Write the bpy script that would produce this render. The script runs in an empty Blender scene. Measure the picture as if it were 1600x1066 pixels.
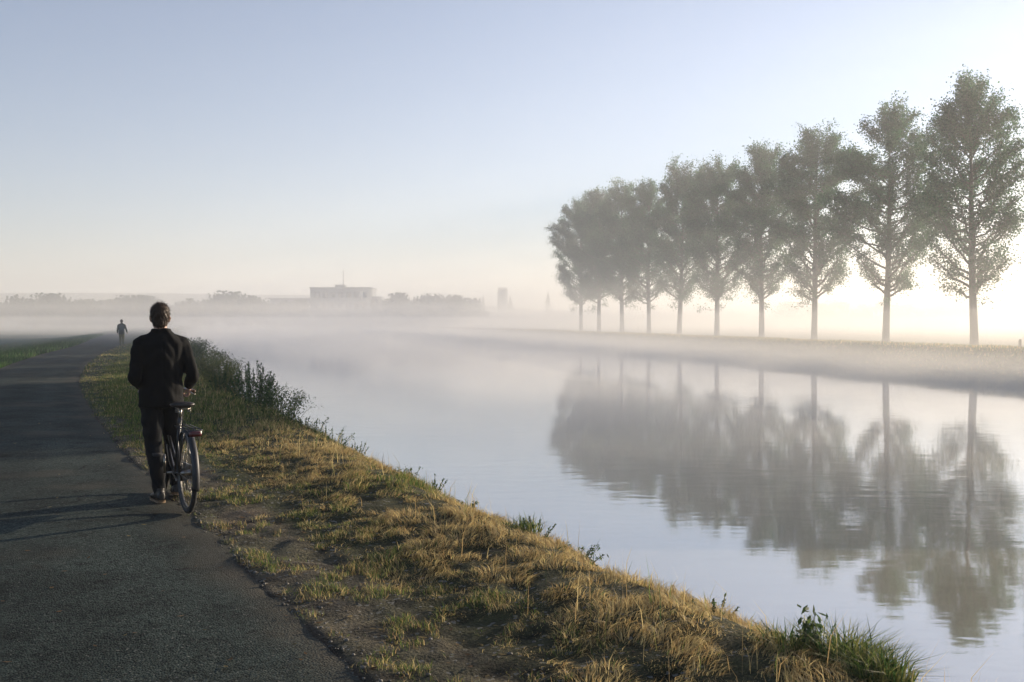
import bpy, bmesh, math, random
import numpy as np
from mathutils import Vector, Matrix

R = math.radians
scene = bpy.context.scene
COL = scene.collection
F = 1556.0            # focal length in pixels of the 1600 px wide photograph
CAM_Z = 1.65
SUN_AZ = 54.0         # degrees to the right of the view direction (+Y)
SUN_EL = 11.0

# ------------------------------------------------------------------ camera
cam_d = bpy.data.cameras.new("camera")
cam = bpy.data.objects.new("camera", cam_d)
COL.objects.link(cam)
cam_d.sensor_width = 36.0
cam_d.lens = 36.0 * F / 1600.0
cam_d.clip_start = 0.05
cam_d.clip_end = 6000
cam.location = (0, 0, CAM_Z)
cam.rotation_euler = (R(90) - math.atan(32.0 / F), 0, 0)
scene.camera = cam

# ------------------------------------------------------------------ sky and sun
world = bpy.data.worlds.new("World")
scene.world = world
world.use_nodes = True
wn = world.node_tree
bg = wn.nodes["Background"]
sky = wn.nodes.new("ShaderNodeTexSky")
sky.sky_type = 'NISHITA'
sky.sun_disc = False
sky.sun_elevation = R(SUN_EL)
sky.sun_rotation = R(SUN_AZ)
sky.altitude = 0
sky.air_density = 1.0
sky.dust_density = 0.5
sky.ozone_density = 4.0
hs = wn.nodes.new("ShaderNodeHueSaturation")      # thin high veil: paler, slightly rosier sky
hs.inputs["Saturation"].default_value = .70
tn = wn.nodes.new("ShaderNodeMix"); tn.data_type = 'RGBA'; tn.blend_type = 'MULTIPLY'
tn.inputs[0].default_value = 1; tn.inputs[7].default_value = (1.005, .985, 1.025, 1)
wn.links.new(sky.outputs[0], hs.inputs["Color"])
wn.links.new(hs.outputs[0], tn.inputs[6])
wn.links.new(tn.outputs[2], bg.inputs[0])
bg.inputs[1].default_value = 0.086

sun_d = bpy.data.lights.new("sun", 'SUN')
sun_d.energy = 5.0
sun_d.angle = R(0.5)
sun_d.color = (1.0, 0.84, 0.64)
sun = bpy.data.objects.new("sun", sun_d)
COL.objects.link(sun)
az, el = R(SUN_AZ), R(SUN_EL)
to_sun = Vector((math.sin(az) * math.cos(el), math.cos(az) * math.cos(el), math.sin(el)))
sun.rotation_euler = to_sun.to_track_quat('Z', 'Y').to_euler()
sun.location = (60, 40, 40)

scene.view_settings.view_transform = 'Standard'
scene.view_settings.look = 'None'
scene.view_settings.exposure = 1.07
scene.view_settings.gamma = 1.0
cy = scene.cycles
cy.max_bounces = 12
cy.diffuse_bounces = 2
cy.glossy_bounces = 3
cy.transmission_bounces = 3
cy.volume_bounces = 8
cy.transparent_max_bounces = 6
cy.use_denoising = True
cy.sample_clamp_indirect = 10.0

# ------------------------------------------------------------------ helpers
rng = np.random.default_rng(7)
_T = np.random.default_rng(11).random((8, 256, 256))


def vnoise(x, y, scale, seed=0):
    """smooth value noise 0..1"""
    t = _T[seed % 8]
    x = np.asarray(x, float) / scale + 37.3 * seed
    y = np.asarray(y, float) / scale + 91.7 * seed
    xi = np.floor(x).astype(int); yi = np.floor(y).astype(int)
    fx = x - xi; fy = y - yi
    fx = fx * fx * (3 - 2 * fx); fy = fy * fy * (3 - 2 * fy)
    a = t[xi & 255, yi & 255]; b = t[(xi + 1) & 255, yi & 255]
    c = t[xi & 255, (yi + 1) & 255]; d = t[(xi + 1) & 255, (yi + 1) & 255]
    return (a * (1 - fx) + b * fx) * (1 - fy) + (c * (1 - fx) + d * fx) * fy


def fbm(x, y, scale, seed=0, oct=3):
    s = 0; a = 0.5; tot = 0
    for k in range(oct):
        s = s + a * vnoise(x, y, scale / 2 ** k, seed + k); tot += a; a *= 0.5
    return s / tot


def sstep(a, b, x):
    t = np.clip((np.asarray(x, float) - a) / (b - a), 0, 1)
    return t * t * (3 - 2 * t)


def curve(pts):
    """smooth monotone-ish hermite through (y, x) points"""
    p = np.array(pts, float)
    ys, xs = p[:, 0], p[:, 1]
    m = np.gradient(xs, ys)

    def f(y):
        y = np.asarray(y, float)
        i = np.clip(np.searchsorted(ys, y) - 1, 0, len(ys) - 2)
        h = ys[i + 1] - ys[i]
        t = (y - ys[i]) / h
        tc = np.clip(t, 0, 1)
        h00 = 2 * tc ** 3 - 3 * tc ** 2 + 1; h10 = tc ** 3 - 2 * tc ** 2 + tc
        h01 = -2 * tc ** 3 + 3 * tc ** 2; h11 = tc ** 3 - tc ** 2
        v = h00 * xs[i] + h10 * h * m[i] + h01 * xs[i + 1] + h11 * h * m[i + 1]
        v = v + np.where(t < 0, t * h * m[0], 0) + np.where(t > 1, (t - 1) * h * m[-1], 0)
        return v
    return f


def make_mesh(name, verts, faces_list, mat, parent=None, col=None, smooth=False, uv=None):
    """faces_list: list of int arrays (n,k). col: per-vertex (N,3)."""
    me = bpy.data.meshes.new(name)
    verts = np.asarray(verts, np.float32)
    me.vertices.add(len(verts))
    me.vertices.foreach_set("co", verts.ravel())
    loops = []; starts = []; totals = []; s = 0
    for f in faces_list:
        f = np.asarray(f, np.int32)
        if len(f) == 0:
            continue
        k = f.shape[1]
        loops.append(f.ravel())
        starts.append(s + np.arange(len(f), dtype=np.int32) * k)
        totals.append(np.full(len(f), k, np.int32))
        s += f.size
    loops = np.concatenate(loops); starts = np.concatenate(starts); totals = np.concatenate(totals)
    me.loops.add(len(loops)); me.loops.foreach_set("vertex_index", loops)
    me.polygons.add(len(starts))
    me.polygons.foreach_set("loop_start", starts)
    me.polygons.foreach_set("loop_total", totals)
    me.update(calc_edges=True)
    if smooth:
        me.polygons.foreach_set("use_smooth", np.ones(len(starts), bool))
    if col is not None:
        a = me.color_attributes.new("col", 'FLOAT_COLOR', 'POINT')
        c4 = np.ones((len(verts), 4), np.float32); c4[:, :3] = col
        a.data.foreach_set("color", c4.ravel())
    me.validate()
    o = bpy.data.objects.new(name, me)
    if mat:
        me.materials.append(mat)
    COL.objects.link(o)
    if parent is not None:
        o.parent = parent
    return o


def tag(o, label, cat, group=None, kind=None):
    if label: o["label"] = label
    if cat: o["category"] = cat
    if group: o["group"] = group
    if kind: o["kind"] = kind
    return o


def empty(name, loc, rz=0.0):
    o = bpy.data.objects.new(name, None)
    o.empty_display_size = 0.2
    o.location = loc; o.rotation_euler = (0, 0, rz)
    COL.objects.link(o)
    return o


class MB:
    """collects lofts, tubes and boxes into one mesh"""
    def __init__(self):
        self.v = []; self.f = {3: [], 4: []}; self.n = 0; self.c = []

    def add(self, v, quads=None, tris=None, col=None):
        v = np.asarray(v, float).reshape(-1, 3)
        if quads is not None and len(quads): self.f[4].append(np.asarray(quads) + self.n)
        if tris is not None and len(tris): self.f[3].append(np.asarray(tris) + self.n)
        self.v.append(v); self.n += len(v)
        self.c.append(np.tile(np.asarray(col if col is not None else (1, 1, 1), float), (len(v), 1)))

    def rings(self, rings, cap=True, col=None, closed=False):
        m = len(rings); n = len(rings[0])
        v = np.concatenate(rings)
        q = []
        for i in range(m if closed else m - 1):
            a = i * n; b = ((i + 1) % m) * n
            for j in range(n):
                k = (j + 1) % n
                q.append((a + j, a + k, b + k, b + j))
        t = []
        if cap and not closed:
            v = np.concatenate([v, rings[0].mean(0)[None], rings[-1].mean(0)[None]])
            c0, c1 = m * n, m * n + 1
            for j in range(n):
                k = (j + 1) % n
                t.append((c0, k, j)); t.append((c1, (m - 1) * n + j, (m - 1) * n + k))
        self.add(v, q, t, col)

    def tube(self, pts, rad, n=8, cap=True, col=None, closed=False, round_ends=False):
        P = np.asarray(pts, float)
        m = len(P)
        r = np.full(m, rad) if np.isscalar(rad) else np.asarray(rad, float)
        if round_ends:
            d0 = (P[0] - P[1]); d0 /= np.linalg.norm(d0)
            d1 = (P[-1] - P[-2]); d1 /= np.linalg.norm(d1)
            P = np.concatenate([[P[0] + d0 * r[0] * .95, P[0] + d0 * r[0] * .6], P, [P[-1] + d1 * r[-1] * .6, P[-1] + d1 * r[-1] * .95]])
            r = np.concatenate([[r[0] * .3, r[0] * .8], r, [r[-1] * .8, r[-1] * .3]])
            m = len(P)
        if closed:
            T = np.roll(P, -1, 0) - np.roll(P, 1, 0)
        else:
            T = np.gradient(P, axis=0)
        T /= np.linalg.norm(T, axis=1)[:, None] + 1e-12
        up = np.array([0, 0, 1.0]) if abs(T[0][2]) < .9 else np.array([1.0, 0, 0])
        u = np.cross(T[0], up); u /= np.linalg.norm(u)
        ang = np.linspace(0, 2 * np.pi, n, endpoint=False)
        rings = []
        for i in range(m):
            u = u - T[i] * np.dot(u, T[i]); u /= np.linalg.norm(u) + 1e-12
            w = np.cross(T[i], u)
            rings.append(P[i] + r[i] * (np.cos(ang)[:, None] * u + np.sin(ang)[:, None] * w))
        self.rings(rings, cap, col, closed)

    def box(self, lo, hi, col=None):
        x0, y0, z0 = lo; x1, y1, z1 = hi
        v = [(x0, y0, z0), (x1, y0, z0), (x1, y1, z0), (x0, y1, z0), (x0, y0, z1), (x1, y0, z1), (x1, y1, z1), (x0, y1, z1)]
        self.add(v, [(3, 2, 1, 0), (4, 5, 6, 7), (0, 1, 5, 4), (1, 2, 6, 5), (2, 3, 7, 6), (3, 0, 4, 7)], None, col)

    def ell(self, c, r, n=14, m=9, rot=None, col=None):
        ang = np.linspace(0, 2 * np.pi, n, endpoint=False)
        rg = []
        for t in np.linspace(-np.pi / 2 * .94, np.pi / 2 * .94, m):
            p = np.stack([np.cos(ang) * np.cos(t) * r[0], np.sin(ang) * np.cos(t) * r[1], np.full(n, np.sin(t) * r[2])], 1)
            if rot is not None: p = p @ np.array(rot).T
            rg.append(p + np.asarray(c, float))
        self.rings(rg, True, col)

    def arrays(self):
        v = np.concatenate(self.v)
        fl = [np.concatenate(self.f[k]) for k in (3, 4) if self.f[k]]
        return v, fl, np.concatenate(self.c)

    def build(self, name, mat, parent=None, smooth=True, color=False):
        v, fl, c = self.arrays()
        return make_mesh(name, v, fl, mat, parent, c if color else None, smooth)

    def remesh(self, name, mat, parent=None, voxel=.01, iters=4, wrinkle=None):
        """fuse every shell into one continuous skin"""
        v, fl, c = self.arrays()
        o = make_mesh("tmp_shell", v, fl, None)
        m = o.modifiers.new("r", 'REMESH'); m.mode = 'VOXEL'; m.voxel_size = voxel
        s = o.modifiers.new("s", 'SMOOTH'); s.factor = .5; s.iterations = iters
        dg = bpy.context.evaluated_depsgraph_get()
        dg.update()
        me = bpy.data.meshes.new_from_object(o.evaluated_get(dg))
        old = o.data
        bpy.data.objects.remove(o); bpy.data.meshes.remove(old)
        me.name = name
        if wrinkle is not None:
            n = len(me.vertices)
            co = np.empty(n * 3, np.float32); me.vertices.foreach_get("co", co); co = co.reshape(-1, 3)
            no = np.empty(n * 3, np.float32); me.vertices.foreach_get("normal", no); no = no.reshape(-1, 3)
            co = co + no * wrinkle(co)[:, None]
            me.vertices.foreach_set("co", co.astype(np.float32).ravel())
            me.update()
        me.polygons.foreach_set("use_smooth", np.ones(len(me.polygons), bool))
        me.materials.clear(); me.materials.append(mat)
        ob = bpy.data.objects.new(name, me); COL.objects.link(ob)
        if parent is not None: ob.parent = parent
        return ob


# ------------------------------------------------------------------ materials
def mat_new(name):
    m = bpy.data.materials.new(name); m.use_nodes = True
    nt = m.node_tree
    return m, nt, nt.nodes, nt.links, nt.nodes["Principled BSDF"]


def simple(name, col, rough=.7, metal=0.0, var=0.12, scale=30.0, bump=0.0, spec=.5, sheen=0.0):
    m, nt, N, L, p = mat_new(name)
    p.inputs["Roughness"].default_value = rough
    p.inputs["Metallic"].default_value = metal
    p.inputs["Specular IOR Level"].default_value = spec
    if sheen:
        p.inputs["Sheen Weight"].default_value = sheen
    tc = N.new("ShaderNodeTexCoord"); no = N.new("ShaderNodeTexNoise")
    no.inputs["Scale"].default_value = scale; no.inputs["Detail"].default_value = 5
    L.new(tc.outputs["Object"], no.inputs["Vector"])
    mx = N.new("ShaderNodeMix"); mx.data_type = 'RGBA'
    c = np.array(col)
    mx.inputs[6].default_value = (*np.clip(c * (1 - var * 2), 0, 1), 1)
    mx.inputs[7].default_value = (*np.clip(c * (1 + var * 2), 0, 1), 1)
    L.new(no.outputs["Fac"], mx.inputs[0])
    L.new(mx.outputs[2], p.inputs["Base Color"])
    if bump:
        b = N.new("ShaderNodeBump"); b.inputs["Strength"].default_value = bump; b.inputs["Distance"].default_value = .01
        L.new(no.outputs["Fac"], b.inputs["Height"]); L.new(b.outputs[0], p.inputs["Normal"])
    return m


def leafy(name, trans=.45, tint=(1, 1, 1), rough=.6):
    """vegetation: per-vertex albedo, diffuse plus light passing through the blade"""
    m, nt, N, L, p = mat_new(name)
    a = N.new("ShaderNodeAttribute"); a.attribute_name = "col"
    t = N.new("ShaderNodeMix"); t.data_type = 'RGBA'; t.blend_type = 'MULTIPLY'
    t.inputs[0].default_value = 1; t.inputs[7].default_value = (*tint, 1)
    L.new(a.outputs["Color"], t.inputs[6])
    L.new(t.outputs[2], p.inputs["Base Color"])
    p.inputs["Roughness"].default_value = rough
    p.inputs["Specular IOR Level"].default_value = .25
    tr = N.new("ShaderNodeBsdfTranslucent")
    L.new(t.outputs[2], tr.inputs["Color"])
    ms = N.new("ShaderNodeMixShader"); ms.inputs[0].default_value = trans
    L.new(p.outputs[0], ms.inputs[1]); L.new(tr.outputs[0], ms.inputs[2])
    L.new(ms.outputs[0], N["Material Output"].inputs["Surface"])
    return m


M_GRASS = leafy("grass_blade", .5)
M_LEAF = leafy("leaf", .42)
M_FAR = leafy("far_foliage", .2)
M_BARK = simple("bark", (.11, .095, .075), .9, var=.3, scale=9, bump=.6)
M_STEM = simple("stem", (.10, .11, .05), .8, var=.3, scale=20)


def ground_material():
    m, nt, N, L, p = mat_new("soil_and_turf")
    a = N.new("ShaderNodeAttribute"); a.attribute_name = "col"
    tc = N.new("ShaderNodeTexCoord")
    n1 = N.new("ShaderNodeTexNoise"); n1.inputs["Scale"].default_value = 7; n1.inputs["Detail"].default_value = 9; n1.inputs["Roughness"].default_value = .7
    n2 = N.new("ShaderNodeTexNoise"); n2.inputs["Scale"].default_value = 55; n2.inputs["Detail"].default_value = 6
    L.new(tc.outputs["Object"], n1.inputs["Vector"]); L.new(tc.outputs["Object"], n2.inputs["Vector"])
    r1 = N.new("ShaderNodeMapRange"); r1.inputs[1].default_value = .3; r1.inputs[2].default_value = .7; r1.inputs[3].default_value = .45; r1.inputs[4].default_value = 1.45
    r2 = N.new("ShaderNodeMapRange"); r2.inputs[1].default_value = .3; r2.inputs[2].default_value = .7; r2.inputs[3].default_value = .7; r2.inputs[4].default_value = 1.3
    L.new(n1.outputs["Fac"], r1.inputs[0]); L.new(n2.outputs["Fac"], r2.inputs[0])
    mu = N.new("ShaderNodeMath"); mu.operation = 'MULTIPLY'; L.new(r1.outputs[0], mu.inputs[0]); L.new(r2.outputs[0], mu.inputs[1])
    vm = N.new("ShaderNodeVectorMath"); vm.operation = 'SCALE'
    L.new(a.outputs["Color"], vm.inputs[0]); L.new(mu.outputs[0], vm.inputs["Scale"])
    nw = N.new("ShaderNodeTexNoise"); nw.inputs["Scale"].default_value = 2.2; nw.inputs["Detail"].default_value = 5
    L.new(tc.outputs["Object"], nw.inputs["Vector"])
    wv = N.new("ShaderNodeVectorMath"); wv.operation = 'MULTIPLY_ADD'; wv.inputs[1].default_value = (.55, .55, 0)
    L.new(nw.outputs["Color"], wv.inputs[0]); L.new(tc.outputs["Object"], wv.inputs[2])
    ve = N.new("ShaderNodeTexVoronoi"); ve.feature = 'DISTANCE_TO_EDGE'; ve.inputs["Scale"].default_value = .55
    L.new(wv.outputs[0], ve.inputs["Vector"])
    ck = N.new("ShaderNodeMapRange"); ck.inputs[1].default_value = .0; ck.inputs[2].default_value = .022; ck.inputs[3].default_value = 1.0; ck.inputs[4].default_value = 1
    L.new(ve.outputs["Distance"], ck.inputs[0])
    nb = N.new("ShaderNodeTexNoise"); nb.inputs["Scale"].default_value = 3.4; nb.inputs["Detail"].default_value = 9; nb.inputs["Roughness"].default_value = .7
    L.new(tc.outputs["Object"], nb.inputs["Vector"])
    bl = N.new("ShaderNodeMapRange"); bl.inputs[1].default_value = .52; bl.inputs[2].default_value = .62; bl.inputs[3].default_value = 1; bl.inputs[4].default_value = .42
    L.new(nb.outputs["Fac"], bl.inputs[0])
    cm = N.new("ShaderNodeMath"); cm.operation = 'MAXIMUM'; L.new(ck.outputs[0], cm.inputs[0])
    mk = N.new("ShaderNodeMapRange"); mk.inputs[1].default_value = .56; mk.inputs[2].default_value = .50; mk.inputs[3].default_value = 1; mk.inputs[4].default_value = 0
    L.new(n2.outputs["Fac"], mk.inputs[0]); L.new(mk.outputs[0], cm.inputs[1])
    c2 = N.new("ShaderNodeMath"); c2.operation = 'MULTIPLY'; L.new(cm.outputs[0], c2.inputs[0]); L.new(bl.outputs[0], c2.inputs[1])
    vm2 = N.new("ShaderNodeVectorMath"); vm2.operation = 'SCALE'; L.new(vm.outputs[0], vm2.inputs[0]); L.new(c2.outputs[0], vm2.inputs["Scale"])
    vs = N.new("ShaderNodeTexVoronoi"); vs.inputs["Scale"].default_value = 48; L.new(tc.outputs["Object"], vs.inputs["Vector"])
    sp2 = N.new("ShaderNodeSeparateColor"); L.new(vs.outputs["Color"], sp2.inputs[0])
    fl = N.new("ShaderNodeMapRange"); fl.inputs[1].default_value = .955; fl.inputs[2].default_value = .96; L.new(sp2.outputs[0], fl.inputs[0])
    stn = N.new("ShaderNodeMix"); stn.data_type = 'RGBA'; stn.inputs[7].default_value = (.17, .165, .14, 1)
    L.new(fl.outputs[0], stn.inputs[0]); L.new(vm2.outputs[0], stn.inputs[6])
    L.new(stn.outputs[2], p.inputs["Base Color"])
    p.inputs["Roughness"].default_value = .95; p.inputs["Specular IOR Level"].default_value = .2
    b = N.new("ShaderNodeBump"); b.inputs["Strength"].default_value = 1.0; b.inputs["Distance"].default_value = .045
    ad = N.new("ShaderNodeMath"); ad.operation = 'ADD'; L.new(n1.outputs["Fac"], ad.inputs[0]); L.new(n2.outputs["Fac"], ad.inputs[1])
    L.new(ad.outputs[0], b.inputs["Height"]); L.new(b.outputs[0], p.inputs["Normal"])
    return m


def asphalt_material():
    m, nt, N, L, p = mat_new("asphalt")
    tc = N.new("ShaderNodeTexCoord")
    v = N.new("ShaderNodeTexVoronoi"); v.inputs["Scale"].default_value = 85
    n1 = N.new("ShaderNodeTexNoise"); n1.inputs["Scale"].default_value = 170; n1.inputs["Detail"].default_value = 3
    n2 = N.new("ShaderNodeTexNoise"); n2.inputs["Scale"].default_value = 1.1; n2.inputs["Detail"].default_value = 8; n2.inputs["Roughness"].default_value = .62
    n3 = N.new("ShaderNodeTexNoise"); n3.inputs["Scale"].default_value = 22; n3.inputs["Detail"].default_value = 6
    for n in (v, n1, n2, n3): L.new(tc.outputs["Object"], n.inputs["Vector"])
    cr = N.new("ShaderNodeValToRGB")
    cr.color_ramp.elements[0].position = .25; cr.color_ramp.elements[0].color = (.008, .0125, .011, 1)
    cr.color_ramp.elements[1].position = .8; cr.color_ramp.elements[1].color = (.070, .088, .074, 1)
    sep = N.new("ShaderNodeSeparateColor"); L.new(v.outputs["Color"], sep.inputs[0])
    av = N.new("ShaderNodeMath"); av.operation = 'ADD'; L.new(sep.outputs[0], av.inputs[0]); L.new(n1.outputs["Fac"], av.inputs[1])
    hv = N.new("ShaderNodeMath"); hv.operation = 'MULTIPLY'; hv.inputs[1].default_value = .5; L.new(av.outputs[0], hv.inputs[0])
    L.new(hv.outputs[0], cr.inputs[0])
    # worn, damp and tar-dark patches
    r = N.new("ShaderNodeMapRange"); r.inputs[1].default_value = .36; r.inputs[2].default_value = .62; r.inputs[3].default_value = .62; r.inputs[4].default_value = 1.12
    L.new(n2.outputs["Fac"], r.inputs[0])
    vm = N.new("ShaderNodeVectorMath"); vm.operation = 'SCALE'; L.new(cr.outputs[0], vm.inputs[0]); L.new(r.outputs[0], vm.inputs["Scale"])
    nw = N.new("ShaderNodeTexNoise"); nw.inputs["Scale"].default_value = 2.2; nw.inputs["Detail"].default_value = 5
    L.new(tc.outputs["Object"], nw.inputs["Vector"])
    wv = N.new("ShaderNodeVectorMath"); wv.operation = 'MULTIPLY_ADD'; wv.inputs[1].default_value = (.55, .55, 0)
    L.new(nw.outputs["Color"], wv.inputs[0]); L.new(tc.outputs["Object"], wv.inputs[2])
    ve = N.new("ShaderNodeTexVoronoi"); ve.feature = 'DISTANCE_TO_EDGE'; ve.inputs["Scale"].default_value = .55
    L.new(wv.outputs[0], ve.inputs["Vector"])
    ck = N.new("ShaderNodeMapRange"); ck.inputs[1].default_value = .0; ck.inputs[2].default_value = .010; ck.inputs[3].default_value = .30; ck.inputs[4].default_value = 1
    L.new(ve.outputs["Distance"], ck.inputs[0])
    nb = N.new("ShaderNodeTexNoise"); nb.inputs["Scale"].default_value = 3.4; nb.inputs["Detail"].default_value = 9; nb.inputs["Roughness"].default_value = .7
    L.new(tc.outputs["Object"], nb.inputs["Vector"])
    bl = N.new("ShaderNodeMapRange"); bl.inputs[1].default_value = .54; bl.inputs[2].default_value = .64; bl.inputs[3].default_value = 1; bl.inputs[4].default_value = .55
    L.new(nb.outputs["Fac"], bl.inputs[0])
    cm = N.new("ShaderNodeMath"); cm.operation = 'MAXIMUM'; L.new(ck.outputs[0], cm.inputs[0])
    mk = N.new("ShaderNodeMapRange"); mk.inputs[1].default_value = .50; mk.inputs[2].default_value = .44; mk.inputs[3].default_value = 1; mk.inputs[4].default_value = 0
    L.new(n2.outputs["Fac"], mk.inputs[0]); L.new(mk.outputs[0], cm.inputs[1])
    c2 = N.new("ShaderNodeMath"); c2.operation = 'MULTIPLY'; L.new(cm.outputs[0], c2.inputs[0]); L.new(bl.outputs[0], c2.inputs[1])
    vm2 = N.new("ShaderNodeVectorMath"); vm2.operation = 'SCALE'; L.new(vm.outputs[0], vm2.inputs[0]); L.new(c2.outputs[0], vm2.inputs["Scale"])
    vs = N.new("ShaderNodeTexVoronoi"); vs.inputs["Scale"].default_value = 95; L.new(tc.outputs["Object"], vs.inputs["Vector"])
    sp2 = N.new("ShaderNodeSeparateColor"); L.new(vs.outputs["Color"], sp2.inputs[0])
    fl = N.new("ShaderNodeMapRange"); fl.inputs[1].default_value = .975; fl.inputs[2].default_value = .98; L.new(sp2.outputs[0], fl.inputs[0])
    stn = N.new("ShaderNodeMix"); stn.data_type = 'RGBA'; stn.inputs[7].default_value = (.11, .112, .098, 1)
    L.new(fl.outputs[0], stn.inputs[0]); L.new(vm2.outputs[0], stn.inputs[6])
    wa = N.new("ShaderNodeAttribute"); wa.attribute_name = "col"
    wsep = N.new("ShaderNodeSeparateColor"); L.new(wa.outputs["Color"], wsep.inputs[0])
    du = N.new("ShaderNodeMix"); du.data_type = 'RGBA'; du.inputs[7].default_value = (.10, .085, .062, 1)
    L.new(wsep.outputs[0], du.inputs[0]); L.new(stn.outputs[2], du.inputs[6])
    wl = N.new("ShaderNodeVectorMath"); wl.operation = 'SCALE'; L.new(du.outputs[2], wl.inputs[0]); L.new(wsep.outputs[1], wl.inputs["Scale"])
    L.new(wl.outputs[0], p.inputs["Base Color"])
    p.inputs["Roughness"].default_value = .95; p.inputs["Specular IOR Level"].default_value = .12
    h = N.new("ShaderNodeMath"); h.operation = 'MULTIPLY_ADD'; h.inputs[1].default_value = -1.0
    L.new(v.outputs["Distance"], h.inputs[0]); L.new(n3.outputs["Fac"], h.inputs[2])
    b = N.new("ShaderNodeBump"); b.inputs["Strength"].default_value = .55; b.inputs["Distance"].default_value = .006
    L.new(h.outputs[0], b.inputs["Height"]); L.new(b.outputs[0], p.inputs["Normal"])
    return m


def water_material():
    m, nt, N, L, p = mat_new("canal_water")
    tc = N.new("ShaderNodeTexCoord")
    mp = N.new("ShaderNodeMapping"); mp.inputs["Rotation"].default_value = (0, 0, R(8)); mp.inputs["Scale"].default_value = (.45, 1.0, 1)
    L.new(tc.outputs["Object"], mp.inputs[0])
    n1 = N.new("ShaderNodeTexNoise"); n1.inputs["Scale"].default_value = 2.6; n1.inputs["Detail"].default_value = 2.0
    n2 = N.new("ShaderNodeTexNoise"); n2.inputs["Scale"].default_value = .11; n2.inputs["Detail"].default_value = 2
    L.new(mp.outputs[0], n1.inputs["Vector"]); L.new(mp.outputs[0], n2.inputs["Vector"])
    r = N.new("ShaderNodeMapRange"); r.inputs[1].default_value = .42; r.inputs[2].default_value = .62; r.inputs[3].default_value = .15; r.inputs[4].default_value = 1
    L.new(n2.outputs["Fac"], r.inputs[0])
    mu = N.new("ShaderNodeMath"); mu.operation = 'MULTIPLY'; n3 = N.new("ShaderNodeTexNoise"); n3.inputs["Scale"].default_value = 11; n3.inputs["Detail"].default_value = 2
    L.new(mp.outputs[0], n3.inputs["Vector"])
    sm = N.new("ShaderNodeMath"); sm.operation = 'MULTIPLY_ADD'; sm.inputs[1].default_value = .16
    L.new(n3.outputs["Fac"], sm.inputs[0]); L.new(n1.outputs["Fac"], sm.inputs[2])
    L.new(sm.outputs[0], mu.inputs[0]); L.new(r.outputs[0], mu.inputs[1])
    b = N.new("ShaderNodeBump"); b.inputs["Strength"].default_value = .35; b.inputs["Distance"].default_value = .012
    L.new(mu.outputs[0], b.inputs["Height"])
    g = N.new("ShaderNodeBsdfGlossy"); g.inputs["Color"].default_value = (.96, .96, .965, 1); g.inputs["Roughness"].default_value = .04
    d = N.new("ShaderNodeBsdfDiffuse"); d.inputs["Color"].default_value = (.30, .27, .19, 1)
    f = N.new("ShaderNodeFresnel"); f.inputs["IOR"].default_value = 2.2
    L.new(b.outputs[0], g.inputs["Normal"]); L.new(b.outputs[0], f.inputs["Normal"])
    r2 = N.new("ShaderNodeMapRange"); r2.inputs[1].default_value = .1; r2.inputs[2].default_value = .7; r2.inputs[3].default_value = .42; r2.inputs[4].default_value = .90
    L.new(f.outputs[0], r2.inputs[0])
    ms = N.new("ShaderNodeMixShader"); L.new(r2.outputs[0], ms.inputs[0]); L.new(d.outputs[0], ms.inputs[1]); L.new(g.outputs[0], ms.inputs[2])
    L.new(ms.outputs[0], N["Material Output"].inputs["Surface"])
    N.remove(p)
    return m


# ------------------------------------------------------------------ the lie of the land
crest = curve([(-14, 10.4), (0, 3.55), (4.0, 1.54), (5.6, .72), (7.8, -.36), (11.06, -1.85), (15.1, -3.55), (18, -4.85), (21.9, -6.6),
               (27, -8.7), (34.7, -11.6), (50, -17), (64, -22), (90, -31.5), (135, -47), (250, -82), (500, -150), (1000, -280)])
path_r = curve([(-14, 8.9), (0, 1.78), (4.54, -.67), (8.3, -2.67), (11.7, -4.45), (17.2, -7.2), (26, -11.3), (34.7, -14.9), (47.5, -19.7),
                (64, -25.3), (90, -35), (135, -51), (250, -88), (500, -160), (1000, -300)])
far_w = curve([(-40, 42.3), (0, 33.5), (50, 22.55), (100, 11.6), (150, .5), (200, -12), (300, -42), (500, -105), (1000, -260)])
PATH_W = 2.95


def path_l(y):
    return path_r(y) - PATH_W


def ground_z(x, y):
    x = np.asarray(x, float); y = np.asarray(y, float)
    cr = crest(y); pr = path_r(y); fw = far_w(y)
    t = (x - cr) * .88
    p = x - pr
    pl = (pr - PATH_W) - x
    rag = .10 * (fbm(x, y, .5, 3) - .5)
    near_amp = 1.0
    rough = sstep(.05, .3, p) * sstep(-.1, -.6, t)
    verge = .012 + .06 * (fbm(x, y, .55, 1) - .5) + (.028 + .028 * rough) * (fbm(x, y, .15, 2, 2) - .5) + .09 * sstep(-1.2, 0, t)
    zr = -.03 + sstep(-.10, .03, p + rag) * (.03 + verge)
    left = .01 + .05 * (fbm(x, y, .7, 4) - .5) - .33 * sstep(1.0, 6, pl) + .08 * (fbm(x, y, 9, 5) - .5) * sstep(4, 20, pl)
    zl = -.03 + sstep(-.10, .03, pl + rag) * (.03 + left)
    z = np.where(pl > -PATH_W / 2, zl, zr)
    # down the bank to the water and the bed of the canal
    drop = np.where(t > 0, .72 * (np.sqrt(t * t + .12) - .3464), 0)
    z = np.where(t > 0, z - drop + .10 * (fbm(x, y, .6, 6) - .5) * sstep(0, .5, t), z)
    z = np.maximum(z, -2.2)
    q = (x - fw) * .976
    zf = np.where(q < 0, -1.0 + .6 * q, -1.0 + 1.22 * sstep(-.4, 3.0, q) - .34 * sstep(3.5, 9, q))
    zf = zf + np.where(q > 0, .10 * (fbm(x, y, 1.5, 2) - .5), 0)
    zf = np.maximum(zf, -2.2)
    mid = .5 * (cr + fw)
    return np.where(x > mid, zf, z)


WATER_Z = -1.0


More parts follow.
